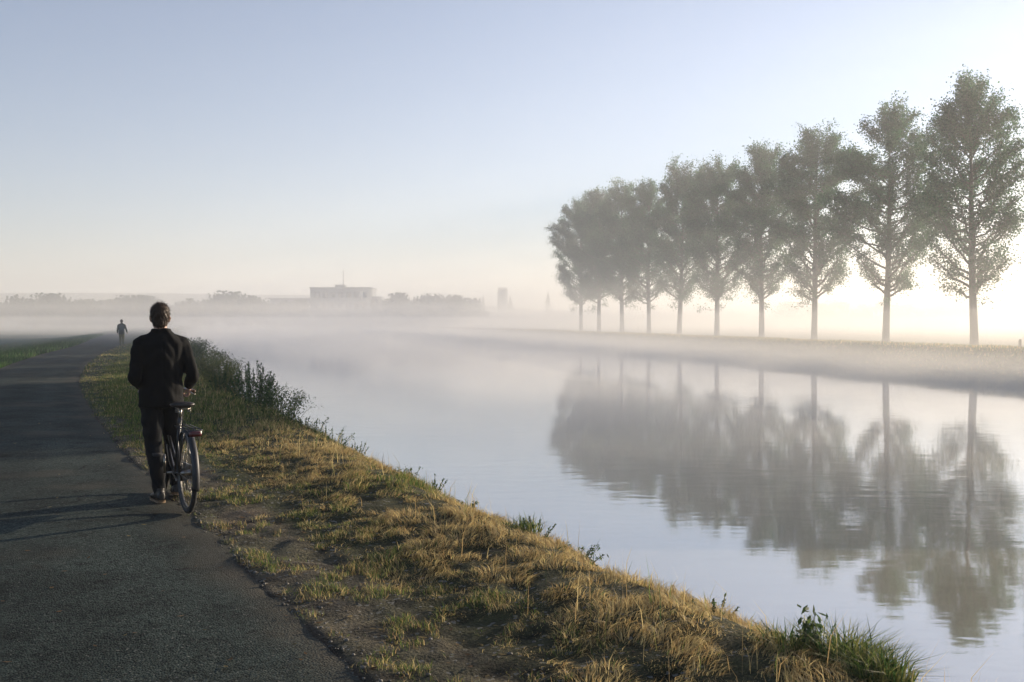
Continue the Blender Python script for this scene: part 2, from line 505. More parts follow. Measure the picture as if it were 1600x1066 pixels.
def build_ground():
    Y = np.concatenate([np.arange(-14, 2.6, .6), np.arange(2.6, 14, .055), np.arange(14, 30, .12), np.arange(30, 70, .4),
                        np.arange(70, 200, 2), np.geomspace(200, 1000, 40)])
    T = np.concatenate([-np.geomspace(700, 60, 26), np.arange(-58, -24, 1.5), np.arange(-24, -9, .4), np.arange(-9, -4.2, .15),
                        np.arange(-4.2, 3.2, .05), np.arange(3.2, 10, .4), np.arange(10, 120, .8), np.geomspace(121, 900, 22)])
    yy, tt = np.meshgrid(Y, T, indexing='ij')
    xx = crest(yy) + tt
    zz = ground_z(xx, yy)
    v = np.stack([xx, yy, zz], -1).reshape(-1, 3)
    ny, nt_ = yy.shape
    idx = np.arange(ny * nt_).reshape(ny, nt_)
    q = np.stack([idx[:-1, :-1], idx[:-1, 1:], idx[1:, 1:], idx[1:, :-1]], -1).reshape(-1, 4)
    # what grows where
    x, y = v[:, 0], v[:, 1]
    p = x - path_r(y); pl = path_l(y) - x; t = (x - crest(y)) * .88; qf = x - far_w(y)
    dirt = np.array([.135, .105, .075]); dry = np.array([.07, .055, .026]); green = np.array([.05, .075, .028]); field = np.array([.018, .075, .034])
    straw = np.array([.20, .18, .08]); mud = np.array([.05, .045, .035])
    n1 = fbm(x, y, .5, 1); n2 = fbm(x, y, 1.7, 4)
    c = np.tile(dirt, (len(v), 1))

    def mix(c, k, w):
        return c * (1 - w[:, None]) + k * w[:, None]
    vw = np.maximum(crest(y) - path_r(y), .5)          # width of the verge
    bare = sstep(.30, .52, 1 - p / (1.25 + 0 * p)) * (1 - sstep(11, 20, y) * .75)
    c = mix(np.tile(green, (len(v), 1)) * .8, dirt, np.clip(bare * (.45 + 1.1 * (n1 - .25)), 0, 1))
    c = mix(c, dry, sstep(-1.5, -.9, t) * (1 - sstep(12, 20, y)) * .6)
    c = mix(c, mud, sstep(1.0, 1.9, t) * (qf < -5))
    c = np.where((pl > 0)[:, None], mix(np.tile(green, (len(v), 1)), dirt * .8, sstep(.75, .2, pl) * .8), c)
    fm = sstep(2, 5, pl)
    fc = mix(np.tile(field, (len(v), 1)), straw, sstep(.50, .66, vnoise(x * .12, y, 9, 3)) * sstep(50, 75, y))
    fc = fc * (.8 + .4 * n2)[:, None]
    c = mix(c, fc, fm)
    fb = (x > .5 * (crest(y) + far_w(y)))
    bank = mix(np.tile(green * 2.2, (len(v), 1)), np.array([.20, .20, .11]), sstep(-.5, 1.5, qf))
    bank = mix(bank, np.array([.09, .11, .05]), sstep(9, 14, qf))
    c = np.where(fb[:, None], bank * (.85 + .3 * n2)[:, None], c)
    c = np.where((np.abs(p + PATH_W / 2) < PATH_W / 2)[:, None], dirt * .6, c)
    o = make_mesh("ground", v, [q], ground_material(), None, c, True)
    tag(o, "dirt verge, grassy canal banks and misty fields", "ground", kind="structure")


build_ground()


def build_path():
    Y = np.concatenate([np.arange(-14, 2, .5), np.arange(2, 16, .05), np.arange(16, 60, .25), np.arange(60, 200, 2), np.geomspace(202, 900, 30)])
    S = np.concatenate([[-.05, -.012], np.linspace(0, 1, 26), [1.012, 1.05]])
    yy, ss = np.meshgrid(Y, S, indexing='ij')
    l = path_l(yy) + .10 * (fbm(yy * 0, yy, .45, 2) - .5) + .12 * (fbm(yy * 0, yy, 1.9, 3) - .5)
    r = path_r(yy) + .10 * (fbm(yy * 0 + 9, yy, .35, 5) - .5) + .14 * (fbm(yy * 0 + 5, yy, 1.7, 6) - .5)
    xx = l + (r - l) * ss
    zz = -.002 + .018 * np.clip(1 - (2 * ss - 1) ** 2, 0, 1) + .008 * (fbm(xx, yy, 1.2, 7) - .5)
    zz[:, 0] = -.05; zz[:, -1] = -.05
    zz[:, 1] = -.006; zz[:, -2] = -.006
    v = np.stack([xx, yy, zz], -1).reshape(-1, 3)
    n = len(S); idx = np.arange(len(Y) * n).reshape(len(Y), n)
    q = np.stack([idx[:-1, :-1], idx[:-1, 1:], idx[1:, 1:], idx[1:, :-1]], -1).reshape(-1, 4)
    # soil dust trodden in from the edges (red) and the paler worn lane and darker old repair (green)
    e = np.minimum(ss, 1 - ss) * PATH_W
    dust = np.clip(sstep(.42, .0, e + .5 * (fbm(xx, yy, .5, 1) - .5)) * .5 + sstep(.62, .8, fbm(xx, yy, .8, 4)) * .35, 0, 1)
    wear = .92 + .20 * np.exp(-((ss - .30) / .10) ** 2) + .20 * np.exp(-((ss - .72) / .10) ** 2) - .16 * sstep(.5, .7, fbm(xx, yy, 1.4, 2))
    wob = .03 * (fbm(xx, yy, .4, 6) - .5)
    wear = wear * np.where((ss + wob > .42) & (ss + wob < .80) & (yy + wob * 5 > 5.5) & (yy + wob * 5 < 6.5), .80, 1)
    pc = np.stack([dust, wear, 0 * ss], -1).reshape(-1, 3)
    o = make_mesh("path", v, [q], asphalt_material(), None, pc, True)
    tag(o, "dark asphalt towpath curving away to the left", "path", kind="structure")


build_path()


def build_water():
    Y = np.concatenate([np.arange(-30, 60, 2), np.arange(60, 200, 6), np.geomspace(205, 960, 24)])
    l = crest(Y) + 1.2; r = far_w(Y) + 1.4
    v = np.concatenate([np.stack([l, Y, 0 * Y + WATER_Z], 1), np.stack([r, Y, 0 * Y + WATER_Z], 1)])
    n = len(Y); i = np.arange(n - 1)
    q = np.stack([i, i + n, i + n + 1, i + 1], 1)
    o = make_mesh("water", v, [q], water_material())
    tag(o, "still canal water mirroring the pale sky and tree row", "water", kind="structure")


build_water()


def build_hill():
    xs = np.linspace(-900, 380, 140)
    d = np.linspace(0, 1, 14)
    pts = []
    for k in d:
        prof = np.interp(xs, [-900, -420, -330, -250, -180, -120, -60, 20, 90, 170, 380], [24, 25.5, 26.2, 27, 26.2, 25, 20, 12, 9, 6, 3])
        prof = prof + 1.6 * (fbm(xs, xs * 0 + 3, 70, 2) - .5)
        h = prof * math.sin(math.pi / 2 * k) ** 1.2
        pts.append(np.stack([xs, 500 + 120 * k + 0 * xs, h * .72 - .6], 1))
    back = pts[-1].copy(); back[:, 1] += 60; back[:, 2] = -.6; pts.append(back)
    v = np.concatenate(pts); n = len(xs)
    idx = np.arange(len(v)).reshape(-1, n)
    q = np.stack([idx[:-1, :-1], idx[:-1, 1:], idx[1:, 1:], idx[1:, :-1]], -1).reshape(-1, 4)
    o = make_mesh("hill", v, [q], simple("hill_cover", (.05, .07, .04), .95, var=.3, scale=.05), None, None, True)
    tag(o, "long low hill fading into haze on the horizon", "hill", kind="structure")


build_hill()

# ------------------------------------------------------------------ air: even haze and ground mist
def volume_material(name, density, color, aniso):
    m = bpy.data.materials.new(name); m.use_nodes = True
    nt = m.node_tree; nt.nodes.clear()
    out = nt.nodes.new("ShaderNodeOutputMaterial"); v = nt.nodes.new("ShaderNodeVolumePrincipled")
    v.inputs["Density"].default_value = density
    v.inputs["Color"].default_value = (*color, 1)
    v.inputs["Anisotropy"].default_value = aniso
    nt.links.new(v.outputs[0], out.inputs["Volume"])
    return m


def air_box(name, lo, hi, density, color, aniso, label, cat):
    b = MB(); b.box(lo, hi)
    o = b.build(name, volume_material(name + "_air", density, color, aniso), smooth=False)
    tag(o, label, cat, kind="stuff")


HAZE_C = (.992, .983, .970)
air_box("haze", (-1060, -45, -3.4), (1060, 1045, 29), .0007, HAZE_C, .40, "pale morning haze filling the air over the whole valley", "haze")
air_box("mist", (-1052, 24, -3.2), (1052, 1040, 27.6), .0024, HAZE_C, .40, "tall bank of morning mist standing over the farther fields", "mist")
MIST_C = (.997, .972, .945)


def mist_bank(top, front, back, dens, label):
    """ground mist over the canal and everything beyond it; on the left it starts past the walker"""
    k = np.linspace(0, 1, 40)                       # the front of the bank swings back gently from the canal to the fields
    d = front + (back - front) * sstep(0, 1, k)
    poly = [(-1040 - top, back)] + [((.02 - .62 * a) * y, y) for a, y in zip(k[::-1], d[::-1])] + [(1040 + top, front), (1040 + top, 1030 + top), (-1040 - top, 1030 + top)]
    n = len(poly); lo = -3.0 - top * .01
    bm = bmesh.new()
    a = [bm.verts.new((x, y, lo)) for x, y in poly]; b = [bm.verts.new((x, y, top)) for x, y in poly]
    bm.faces.new(a); bm.faces.new(b)
    for k in range(n): bm.faces.new((a[k], a[(k + 1) % n], b[(k + 1) % n], b[k]))
    bmesh.ops.recalc_face_normals(bm, faces=bm.faces[:])
    bmesh.ops.triangulate(bm, faces=bm.faces[:])
    me = bpy.data.meshes.new("mist"); bm.to_mesh(me); bm.free()
    me.materials.append(volume_material("ground_mist", dens, MIST_C, .36))
    o = bpy.data.objects.new("mist", me); COL.objects.link(o)
    tag(o, label, "mist", kind="stuff")


mist_bank(.5, 16, 74, .0060, "thin ground mist lying low over the canal and fields")
mist_bank(2.3, 20, 104, .0062, "white ground mist as high as the banks")
mist_bank(5.5, 32, 140, .0042, "upper veil of ground mist below the tree crowns")


def canal_mist(top, y0, dens, label, reach=None):
    """steam hugging the water between the two banks"""
    Y = np.concatenate([np.arange(y0, 60, 4), np.arange(60, 200, 10), np.geomspace(205, 700, 12)])
    l = crest(Y) + 1.0; r = far_w(Y) + 1.2
    if reach: l = r - reach
    n = len(Y)
    v = np.concatenate([np.stack([l, Y, 0 * Y - 1.6], 1), np.stack([r, Y, 0 * Y - 1.6], 1), np.stack([r, Y, 0 * Y + top], 1), np.stack([l, Y, 0 * Y + top], 1)])
    i = np.arange(n - 1)
    q = [np.stack([i + a * n, i + 1 + a * n, i + 1 + b_ * n, i + b_ * n], 1) for a, b_ in ((0, 1), (1, 2), (2, 3), (3, 0))]
    q.append(np.array([[0, n, 2 * n, 3 * n], [n - 1, 4 * n - 1, 3 * n - 1, 2 * n - 1]]))
    o = make_mesh("mist", v, [np.concatenate(q)], volume_material("canal_steam", dens, MIST_C, .36))
    tag(o, label, "mist", kind="stuff")


canal_mist(-.5, 22, .010, "steamy mist touching the canal surface")
canal_mist(.15, 17, .017, "bright steam drifting along the far bank", 15)


# ------------------------------------------------------------------ grass
def blades(x, y, z, h, w, col, lean=.35, bias=(0, 0), curl=.5, seg=2, rs=None):
    """tapered bent blades as one array of vertices and faces"""
    rs = rs or rng
    n = len(x)
    a = rs.random(n) * 2 * np.pi
    lx = np.cos(a) * lean * rs.random(n) + bias[0]; ly = np.sin(a) * lean * rs.random(n) + bias[1]
    b = rs.random(n) * 2 * np.pi
    wx, wy = np.cos(b) * w * .5, np.sin(b) * w * .5
    base = np.stack([x, y, z - .015], 1)
    W = np.stack([wx, wy, 0 * wx], 1)
    nrm = np.sqrt(1 + lx ** 2 + ly ** 2)
    D1 = np.stack([lx * .5, ly * .5, np.ones(n)], 1) * (h / nrm)[:, None] * .55
    D2 = np.stack([lx * (1.2 + curl), ly * (1.2 + curl), .85 - .35 * curl * np.hypot(lx, ly)], 1) * (h / nrm)[:, None] * .5
    if seg == 2:
        v = np.stack([base - W, base + W, base + D1 + W * .7, base + D1 - W * .7, base + D1 + D2], 1).reshape(-1, 3)
        i = np.arange(n) * 5
        q = np.stack([i, i + 1, i + 2, i + 3], 1); t = np.stack([i + 3, i + 2, i + 4], 1)
        c = np.repeat(col, 5, 0)
        return v, [t, q], c
    v = np.stack([base - W, base + W, base + D1 + D2], 1).reshape(-1, 3)
    i = np.arange(n) * 3
    return v, [np.stack([i, i + 1, i + 2], 1)], np.repeat(col, 3, 0)


def merge(parts):
    V = []; T = {}; C = []; n = 0
    for v, fl, c in parts:
        for f in fl:
            T.setdefault(f.shape[1], []).append(f + n)
        V.append(v); C.append(c); n += len(v)
    return np.concatenate(V), [np.concatenate(T[k]) for k in T], np.concatenate(C)


STRAW = np.array([.52, .41, .19]); TAN = np.array([.36, .25, .11]); GREEN = np.array([.12, .175, .04]); DGREEN = np.array([.035, .07, .022]); OLIVE = np.array([.17, .17, .055])


def grass_colors(n, fdry, fgreen=None):
    """fdry 0..1 per blade"""
    r = rng.random(n); k = rng.random(n)
    dry = np.where((k < .55)[:, None], STRAW, TAN)
    gr = np.where((k < .5)[:, None], GREEN, np.where((k < .8)[:, None], OLIVE, DGREEN))
    c = np.where((r < fdry)[:, None], dry, gr)
    return c * (.75 + .5 * rng.random(n))[:, None]


def scatter(n, y0, y1, t0, t1, ref=crest, power=1.0):
    y = y0 + (y1 - y0) * rng.random(n) ** power
    x = ref(y) + t0 + (t1 - t0) * rng.random(n)
    return x, y


def build_bank_grass():
    parts = []
    for y0, y1, n, w, seg in ((3.2, 7, 62000, .0045, 2), (7, 12, 64000, .0055, 2), (12, 22, 60000, .009, 2), (22, 40, 42000, .016, 1), (40, 75, 30000, .03, 1)):
        vw = 1.65 if y1 <= 14 else 2.4
        if y1 > 20: vw = 3.2
        n = int(n * 1.35)
        x, y = scatter(n, y0, y1, -vw, 2.1)
        t = (x - crest(y)) * .88
        edge = t + .92 + (1.3 if y1 > 20 else (.5 if y1 > 14 else 0)) + .6 * (fbm(x, y, .8, 2) - .5)
        clump = .4 * fbm(x, y, .45, 5) + .35 * sstep(.2, .8, vnoise(x, y, .19, 2)) + .25 * sstep(.2, .8, vnoise(x, y, .085, 4)); big = fbm(x, y, 1.6, 3)
        keep = (rng.random(n) < sstep(-.25, .2, edge) * sstep(.28, .46, clump + .03)) & (t < 1.75)
        x, y, t, clump, big, edge = x[keep], y[keep], t[keep], clump[keep], big[keep], edge[keep]
        n = len(x); z = ground_z(x, y)
        green_y = sstep(11.5, 17, y)
        fdry = np.clip(sstep(.30, .62, big + .08) * .85 + .16 - sstep(.7, 1.4, t) * .45 - sstep(-.9, -1.3, t) * .5, .06, .95) * (1 - .72 * green_y)
        h = (.028 + .075 * sstep(.32, .72, clump)) * (.5 + .8 * rng.random(n)) * (.55 + .45 * sstep(0, .5, edge)) * (1 + .25 * green_y)
        a = fbm(x, y, .22, 7) * 13
        bias = (np.cos(a) * .95 * fdry + .1, np.sin(a) * .95 * fdry - .1)
        parts.append(blades(x, y, z, h, w * (.6 + .8 * rng.random(n)), grass_colors(n, fdry), .55, bias, .6, seg))
    # taller seed stalks
    n = 700
    x, y = scatter(n, 3.4, 26, -.8, 1.7, power=1.6)
    z = ground_z(x, y)
    parts.append(blades(x, y, z, .12 + .22 * rng.random(n), .0025 + .00035 * y, grass_colors(n, np.full(n, .8)), .5, (0, 0), .8, 2))
    v, f, c = merge(parts)
    o = make_mesh("bank_grass", v, f, M_GRASS, None, c)
    tag(o, "dry golden and green grass along the near canal bank", "grass", kind="stuff")


build_bank_grass()


def build_verge_grass():
    parts = []
    for y0, y1, n, w in ((3.2, 8, 52000, .004), (8, 15, 42000, .006), (15, 30, 30000, .012), (30, 70, 24000, .03)):
        tmax = 1.5 if y1 <= 15 else 3.2
        x, y = scatter(n, y0, y1, -.02, tmax, path_r)
        p = x - path_r(y); t = (x - crest(y)) * .88
        cl = fbm(x, y, .30, 6) * .55 + fbm(x, y * .6, .10, 3) * .45
        dens = sstep(.50, .66, cl + .20 * sstep(.55, 1.4, p) + .14 * sstep(11, 18, y)) * sstep(-.04, .12, p)
        keep = (rng.random(n) < dens) & (t < -.55 + .4 * (y > 15))
        x, y, cl = x[keep], y[keep], cl[keep]; n = len(x)
        fd = np.clip(.38 + .9 * (fbm(x, y, .5, 1) - .45), .05, .8)
        h = (.014 + .036 * rng.random(n)) * (.6 + 1.2 * sstep(.45, .7, cl)) * (1 + .5 * sstep(12, 25, y))
        parts.append(blades(x, y, ground_z(x, y), h, w * (.6 + .8 * rng.random(n)), grass_colors(n, fd), .9, (-.1, -.1), .6, 2 if y1 < 16 else 1))
    # left edge of the path and the start of the field
    for y0, y1, n, w in ((3, 20, 22000, .008), (20, 45, 26000, .02), (45, 110, 26000, .05)):
        y = y0 + (y1 - y0) * rng.random(n)
        pl = rng.random(n) ** 1.5 * 7 - .05
        x = path_l(y) - pl
        keep = rng.random(n) < sstep(.3, .55, fbm(x, y, 1.2, 4) + .15)
        x, y, pl = x[keep], y[keep], pl[keep]; n = len(x)
        fd = np.clip(.40 - sstep(.3, 1.6, pl) * .38 + .3 * (fbm(x, y, 2.5, 2) - .5), 0, 1)
        h = (.07 + .12 * rng.random(n)) * (1 - .55 * sstep(.6, 3, pl)) * (1 + .6 * (y0 > 40))
        parts.append(blades(x, y, ground_z(x, y), h, w * (.6 + .8 * rng.random(n)), grass_colors(n, fd * .7) * np.array([.32, .62, .45]), .6, (0, 0), .6, 1))
    v, f, c = merge(parts)
    o = make_mesh("verge_grass", v, f, M_GRASS, None, c)
    tag(o, "short sparse grass tufts on the bare verges beside the path", "grass", kind="stuff")


build_verge_grass()


def build_far_grass():
    n = 90000
    y = 22 + 150 * rng.random(n) ** 1.3
    q = rng.random(n) ** 1.2 * 12 + .15
    x = far_w(y) + q
    fd = np.clip(sstep(1.6, 3.0, q) * .6 + .25 + .4 * (fbm(x, y, 3, 2) - .5), 0, 1)
    h = (.06 + .13 * rng.random(n)) * (.4 + 1.1 * fbm(x, y, 2.5, 3))
    v, f, c = blades(x, y, ground_z(x, y), h, .03 + .0006 * y, grass_colors(n, fd * .6) * 1.15, .6, (0, 0), .6, 1)
    o = make_mesh("far_bank_grass", v, f, M_GRASS, None, c)
    tag(o, "rough pale grass on the far canal bank under the trees", "grass", kind="stuff")


build_far_grass()


def build_gravel():
    b = MB()
    n = 620
    y = 3.4 + 12 * rng.random(n) ** 1.5
    off = np.abs(rng.normal(0, .16, n)) - .03
    off = np.where(rng.random(n) < .25, rng.random(n) * 1.2, off)
    x = path_r(y) + off
    z = ground_z(x, y)
    for i in range(n):
        s = .004 + .009 * rng.random() ** 2.5
        k = .07 + .13 * rng.random()
        rot = np.array(Matrix.Rotation(rng.random() * 6, 3, 'Z') @ Matrix.Rotation(rng.random(), 3, 'X'))
        b.ell((x[i], y[i], max(z[i], -.0) + s * .3), (s * 1.3, s, s * .7), 6, 4, rot, (k, k * .9, k * .75))
    o = b.build("gravel", leafy("pebble", 0.0), None, False, True)
    tag(o, "loose pebbles along the crumbling edge of the path", "gravel", kind="stuff")


build_gravel()


# ------------------------------------------------------------------ shrubs and weeds
def build_litter():
    n = 420
    y = 3.4 + 13 * rng.random(n) ** 1.4
    off = np.where(rng.random(n) < .8, rng.random(n) * 1.5, -rng.random(n) ** 2 * 2.4)
    x = path_r(y) + off
    z = np.where(off > .05, ground_z(x, y), .012) + .006
    a = rng.random(n) * 6.283; s = .012 + .016 * rng.random(n)
    d = np.stack([np.cos(a), np.sin(a), .25 * (rng.random(n) - .5)], 1) * s[:, None]
    w = np.stack([-np.sin(a), np.cos(a), .5 * (rng.random(n) - .5)], 1) * s[:, None] * .45
    c = np.stack([x, y, z], 1)
    v = np.stack([c - d, c + w, c + d + np.array([0, 0, .004]), c - w], 1).reshape(-1, 3)
    i = np.arange(n) * 4
    k = np.where((rng.random(n) < .6)[:, None], np.array([.16, .09, .035]), np.array([.26, .19, .07])) * (.6 + .7 * rng.random(n))[:, None]
    o = make_mesh("leaf_litter", v, [np.stack([i, i + 1, i + 2, i + 3], 1)], M_GRASS, None, np.repeat(k, 4, 0))
    tag(o, "scattered brown fallen leaves on the verge and path", "litter", kind="stuff")


build_litter()


def leaf_quads(c, d, size, ratio, rs, col):
    """pointed diamond leaves at centres c with main directions d"""
    n = len(c)
    d = d / (np.linalg.norm(d, axis=1)[:, None] + 1e-9)
    r = rs.normal(size=(n, 3)); s = np.cross(d, r); s /= np.linalg.norm(s, axis=1)[:, None] + 1e-9
    L = size[:, None] * d; W = (size * ratio)[:, None] * s
    v = np.stack([c - L * .5, c + W * .5 - L * .05, c + L * .5, c - W * .5 - L * .05], 1).reshape(-1, 3)
    i = np.arange(n) * 4
    return v, [np.stack([i, i + 1, i + 2, i + 3], 1)], np.repeat(col, 4, 0)


def make_shrub(name, loc, height, width, nst, nleaf, leaf, spiky, tone, label, group, seed, arch=0.0, cat="shrub"):
    rs = np.random.default_rng(seed)
    root = empty(name, loc)
    tag(root, label, cat, group)
    sb = MB(); parts = []
    for k in range(nst):
        a = rs.random() * 6.283; rr = rs.random() ** .6 * width * .5
        h = height * (.55 + .45 * rs.random()) * (1 - .35 * (rr / (width * .5)) ** 2)
        top = np.array([math.cos(a) * rr * (1.1 + arch), math.sin(a) * rr * (1.1 + arch), h])
        b0 = np.array([math.cos(a) * rr * .55, math.sin(a) * rr * .55, -.05])
        mid = (b0 + top) * .5 + np.array([0, 0, h * .18 * (1 + arch)]) * (.3 if spiky else 1)
        if arch: top[2] *= 1 - .35 * arch * rs.random()
        ts = np.linspace(0, 1, 7)[:, None]
        P = (1 - ts) ** 2 * b0 + 2 * ts * (1 - ts) * mid + ts ** 2 * top
        sb.tube(P, np.linspace(.005, .0015, 7), 4)
        m = nleaf
        u = (.12 + .88 * rs.random(m))[:, None]
        C = (1 - u) ** 2 * b0 + 2 * u * (1 - u) * mid + u ** 2 * top
        sp = (.035 if spiky else .10) * height * (1.25 - u if spiky else 1)
        C = C + rs.normal(size=(m, 3)) * sp * np.array([1, 1, .6])
        D = rs.normal(size=(m, 3)) * .7 + np.array([0, 0, .5 if spiky else .1])
        base = np.where((rs.random(m) < .25)[:, None], np.array(tone) * np.array([1.7, 1.45, 1.2]), np.array(tone))
        parts.append(leaf_quads(C, D, leaf * (.6 + .8 * rs.random(m)), .38, rs, base * (.6 + .8 * rs.random(m))[:, None]))
    sb.build("stem", M_STEM, root)
    v, f, c = merge(parts)
    make_mesh("foliage", v, f, M_LEAF, root, c)
    return root


def bank_pt(px, d, dt):
    """ground point at depth d seen at column px, or dt metres past the crest when px is None"""
    x = (px - 800) / F * d if px is not None else float(crest(d)) + dt
    return (x, d, float(ground_z(x, d)))


make_shrub("shrub", bank_pt(398, 19.3, 0), .98, .95, 46, 95, .045, True, (.04, .085, .035), "dark green shrub with upright spiky shoots at the bank edge", None, 1)
make_shrub("shrub", bank_pt(428, 17.4, 0), .64, .75, 30, 85, .04, False, (.045, .08, .03), "low shrub right of the spiky one, hanging over the water", None, 2, .5)
make_shrub("shrub", bank_pt(452, 15.6, 0), .55, .55, 20, 36, .04, False, (.06, .09, .03), "small arching shrub nearest the water below the others", None, 3, 1.0)
make_shrub("shrub", bank_pt(356, 23.5, 0), .82, 1.1, 44, 100, .045, False, (.10, .115, .045), "yellowish green shrub left of the dark spiky one", None, 4)
make_shrub("shrub", bank_pt(334, 29, 0), 1.1, 1.5, 55, 110, .055, False, (.07, .09, .045), "rounded grey-green shrub in the haze behind the yellowish one", None, 5)
make_shrub("shrub", bank_pt(312, 38, 0), 1.2, 1.9, 55, 110, .07, False, (.06, .085, .045), "faded shrub beside the walking man's right shoulder", None, 6)
make_shrub("shrub", bank_pt(298, 52, 0), 1.1, 2.2, 50, 100, .085, False, (.06, .085, .045), "farthest misty shrub on the near bank", None, 8)
make_shrub("shrub", bank_pt(345, 21.6, 0), .55, .5, 18, 45, .04, True, (.03, .065, .028), "small dark bush in front of the yellowish shrub", None, 9)

ORD = ("first", "second", "third", "fourth", "fifth", "sixth", "seventh", "eighth", "ninth", "tenth", "eleventh", "twelfth", "thirteenth", "fourteenth", "fifteenth")
for k, (px, d, h, w) in enumerate(((470, 15.2, .24, .3), (488, 14.5, .28, .4), (505, 13.9, .22, .35), (522, 13.2, .26, .4), (556, 12.3, .22, .35),
                                   (640, 10.7, .15, .3), (676, 10.0, .17, .35), (738, 9.0, .14, .3), (838, 7.55, .16, .25), (905, 6.85, .13, .3),
                                   (1120, 5.45, .13, .25))):
    p = bank_pt(px, d, 0)
    make_shrub("weed", p, h, w, 9, 22, .022 + .0008 * d, k % 2 == 0, (.05, .085, .03), "%s small weed along the canal edge, counting from the shrubs towards the viewer" % ORD[k], "weeds along the canal edge", 20 + k, .4, "weed")


def grass_clump(loc, n, h, spread, label, seed, dark=.5):
    rs = np.random.default_rng(seed)
    a = rs.random(n) * 6.283; r = spread * rs.random(n) ** .6
    x = np.cos(a) * r; y = np.sin(a) * r
    hh = h * (.45 + .75 * rs.random(n))
    c = np.where((rs.random(n) < .4)[:, None], OLIVE * 1.1, np.where((rs.random(n) < .4)[:, None], GREEN * .8, DGREEN)) * (.7 + .6 * rs.random(n))[:, None]
    v, f, c = blades(x, y, 0 * x, hh, .005 + .004 * rs.random(n), c, 1.1, (np.cos(a) * .5, np.sin(a) * .5), 1.0, 2, rs)
    o = make_mesh("grass_tuft", v, f, M_GRASS, None, c)
    o.location = loc
    return tag(o, label, "grass tuft")


grass_clump(bank_pt(1325, 4.62, 0), 700, .24, .15, "long green grass tuft beside the tall weed in the corner by the water", 51)
grass_clump(bank_pt(1378, 4.35, 0), 600, .20, .13, "arching grass tuft nearest the bottom right corner", 52)
grass_clump(bank_pt(1235, 4.72, 0), 350, .15, .14, "short green grass tuft left of the tall weed", 53)
grass_clump(bank_pt(815, 7.5, 0), 260, .13, .16, "green grass tuft on the crest halfway along the bank", 54)
make_shrub("weed", bank_pt(1262, 4.7, 0), .33, .15, 5, 30, .045, False, (.05, .085, .03), "tall leafy weed standing above the grass at lower right", None, 60, 0, "weed")


# ------------------------------------------------------------------ trees
def crown_shape(u):
    return np.interp(u, [0, .06, .2, .36, .52, .72, .86, .95, 1.0], [.25, .50, .80, .97, 1.0, .92, .70, .46, .15])


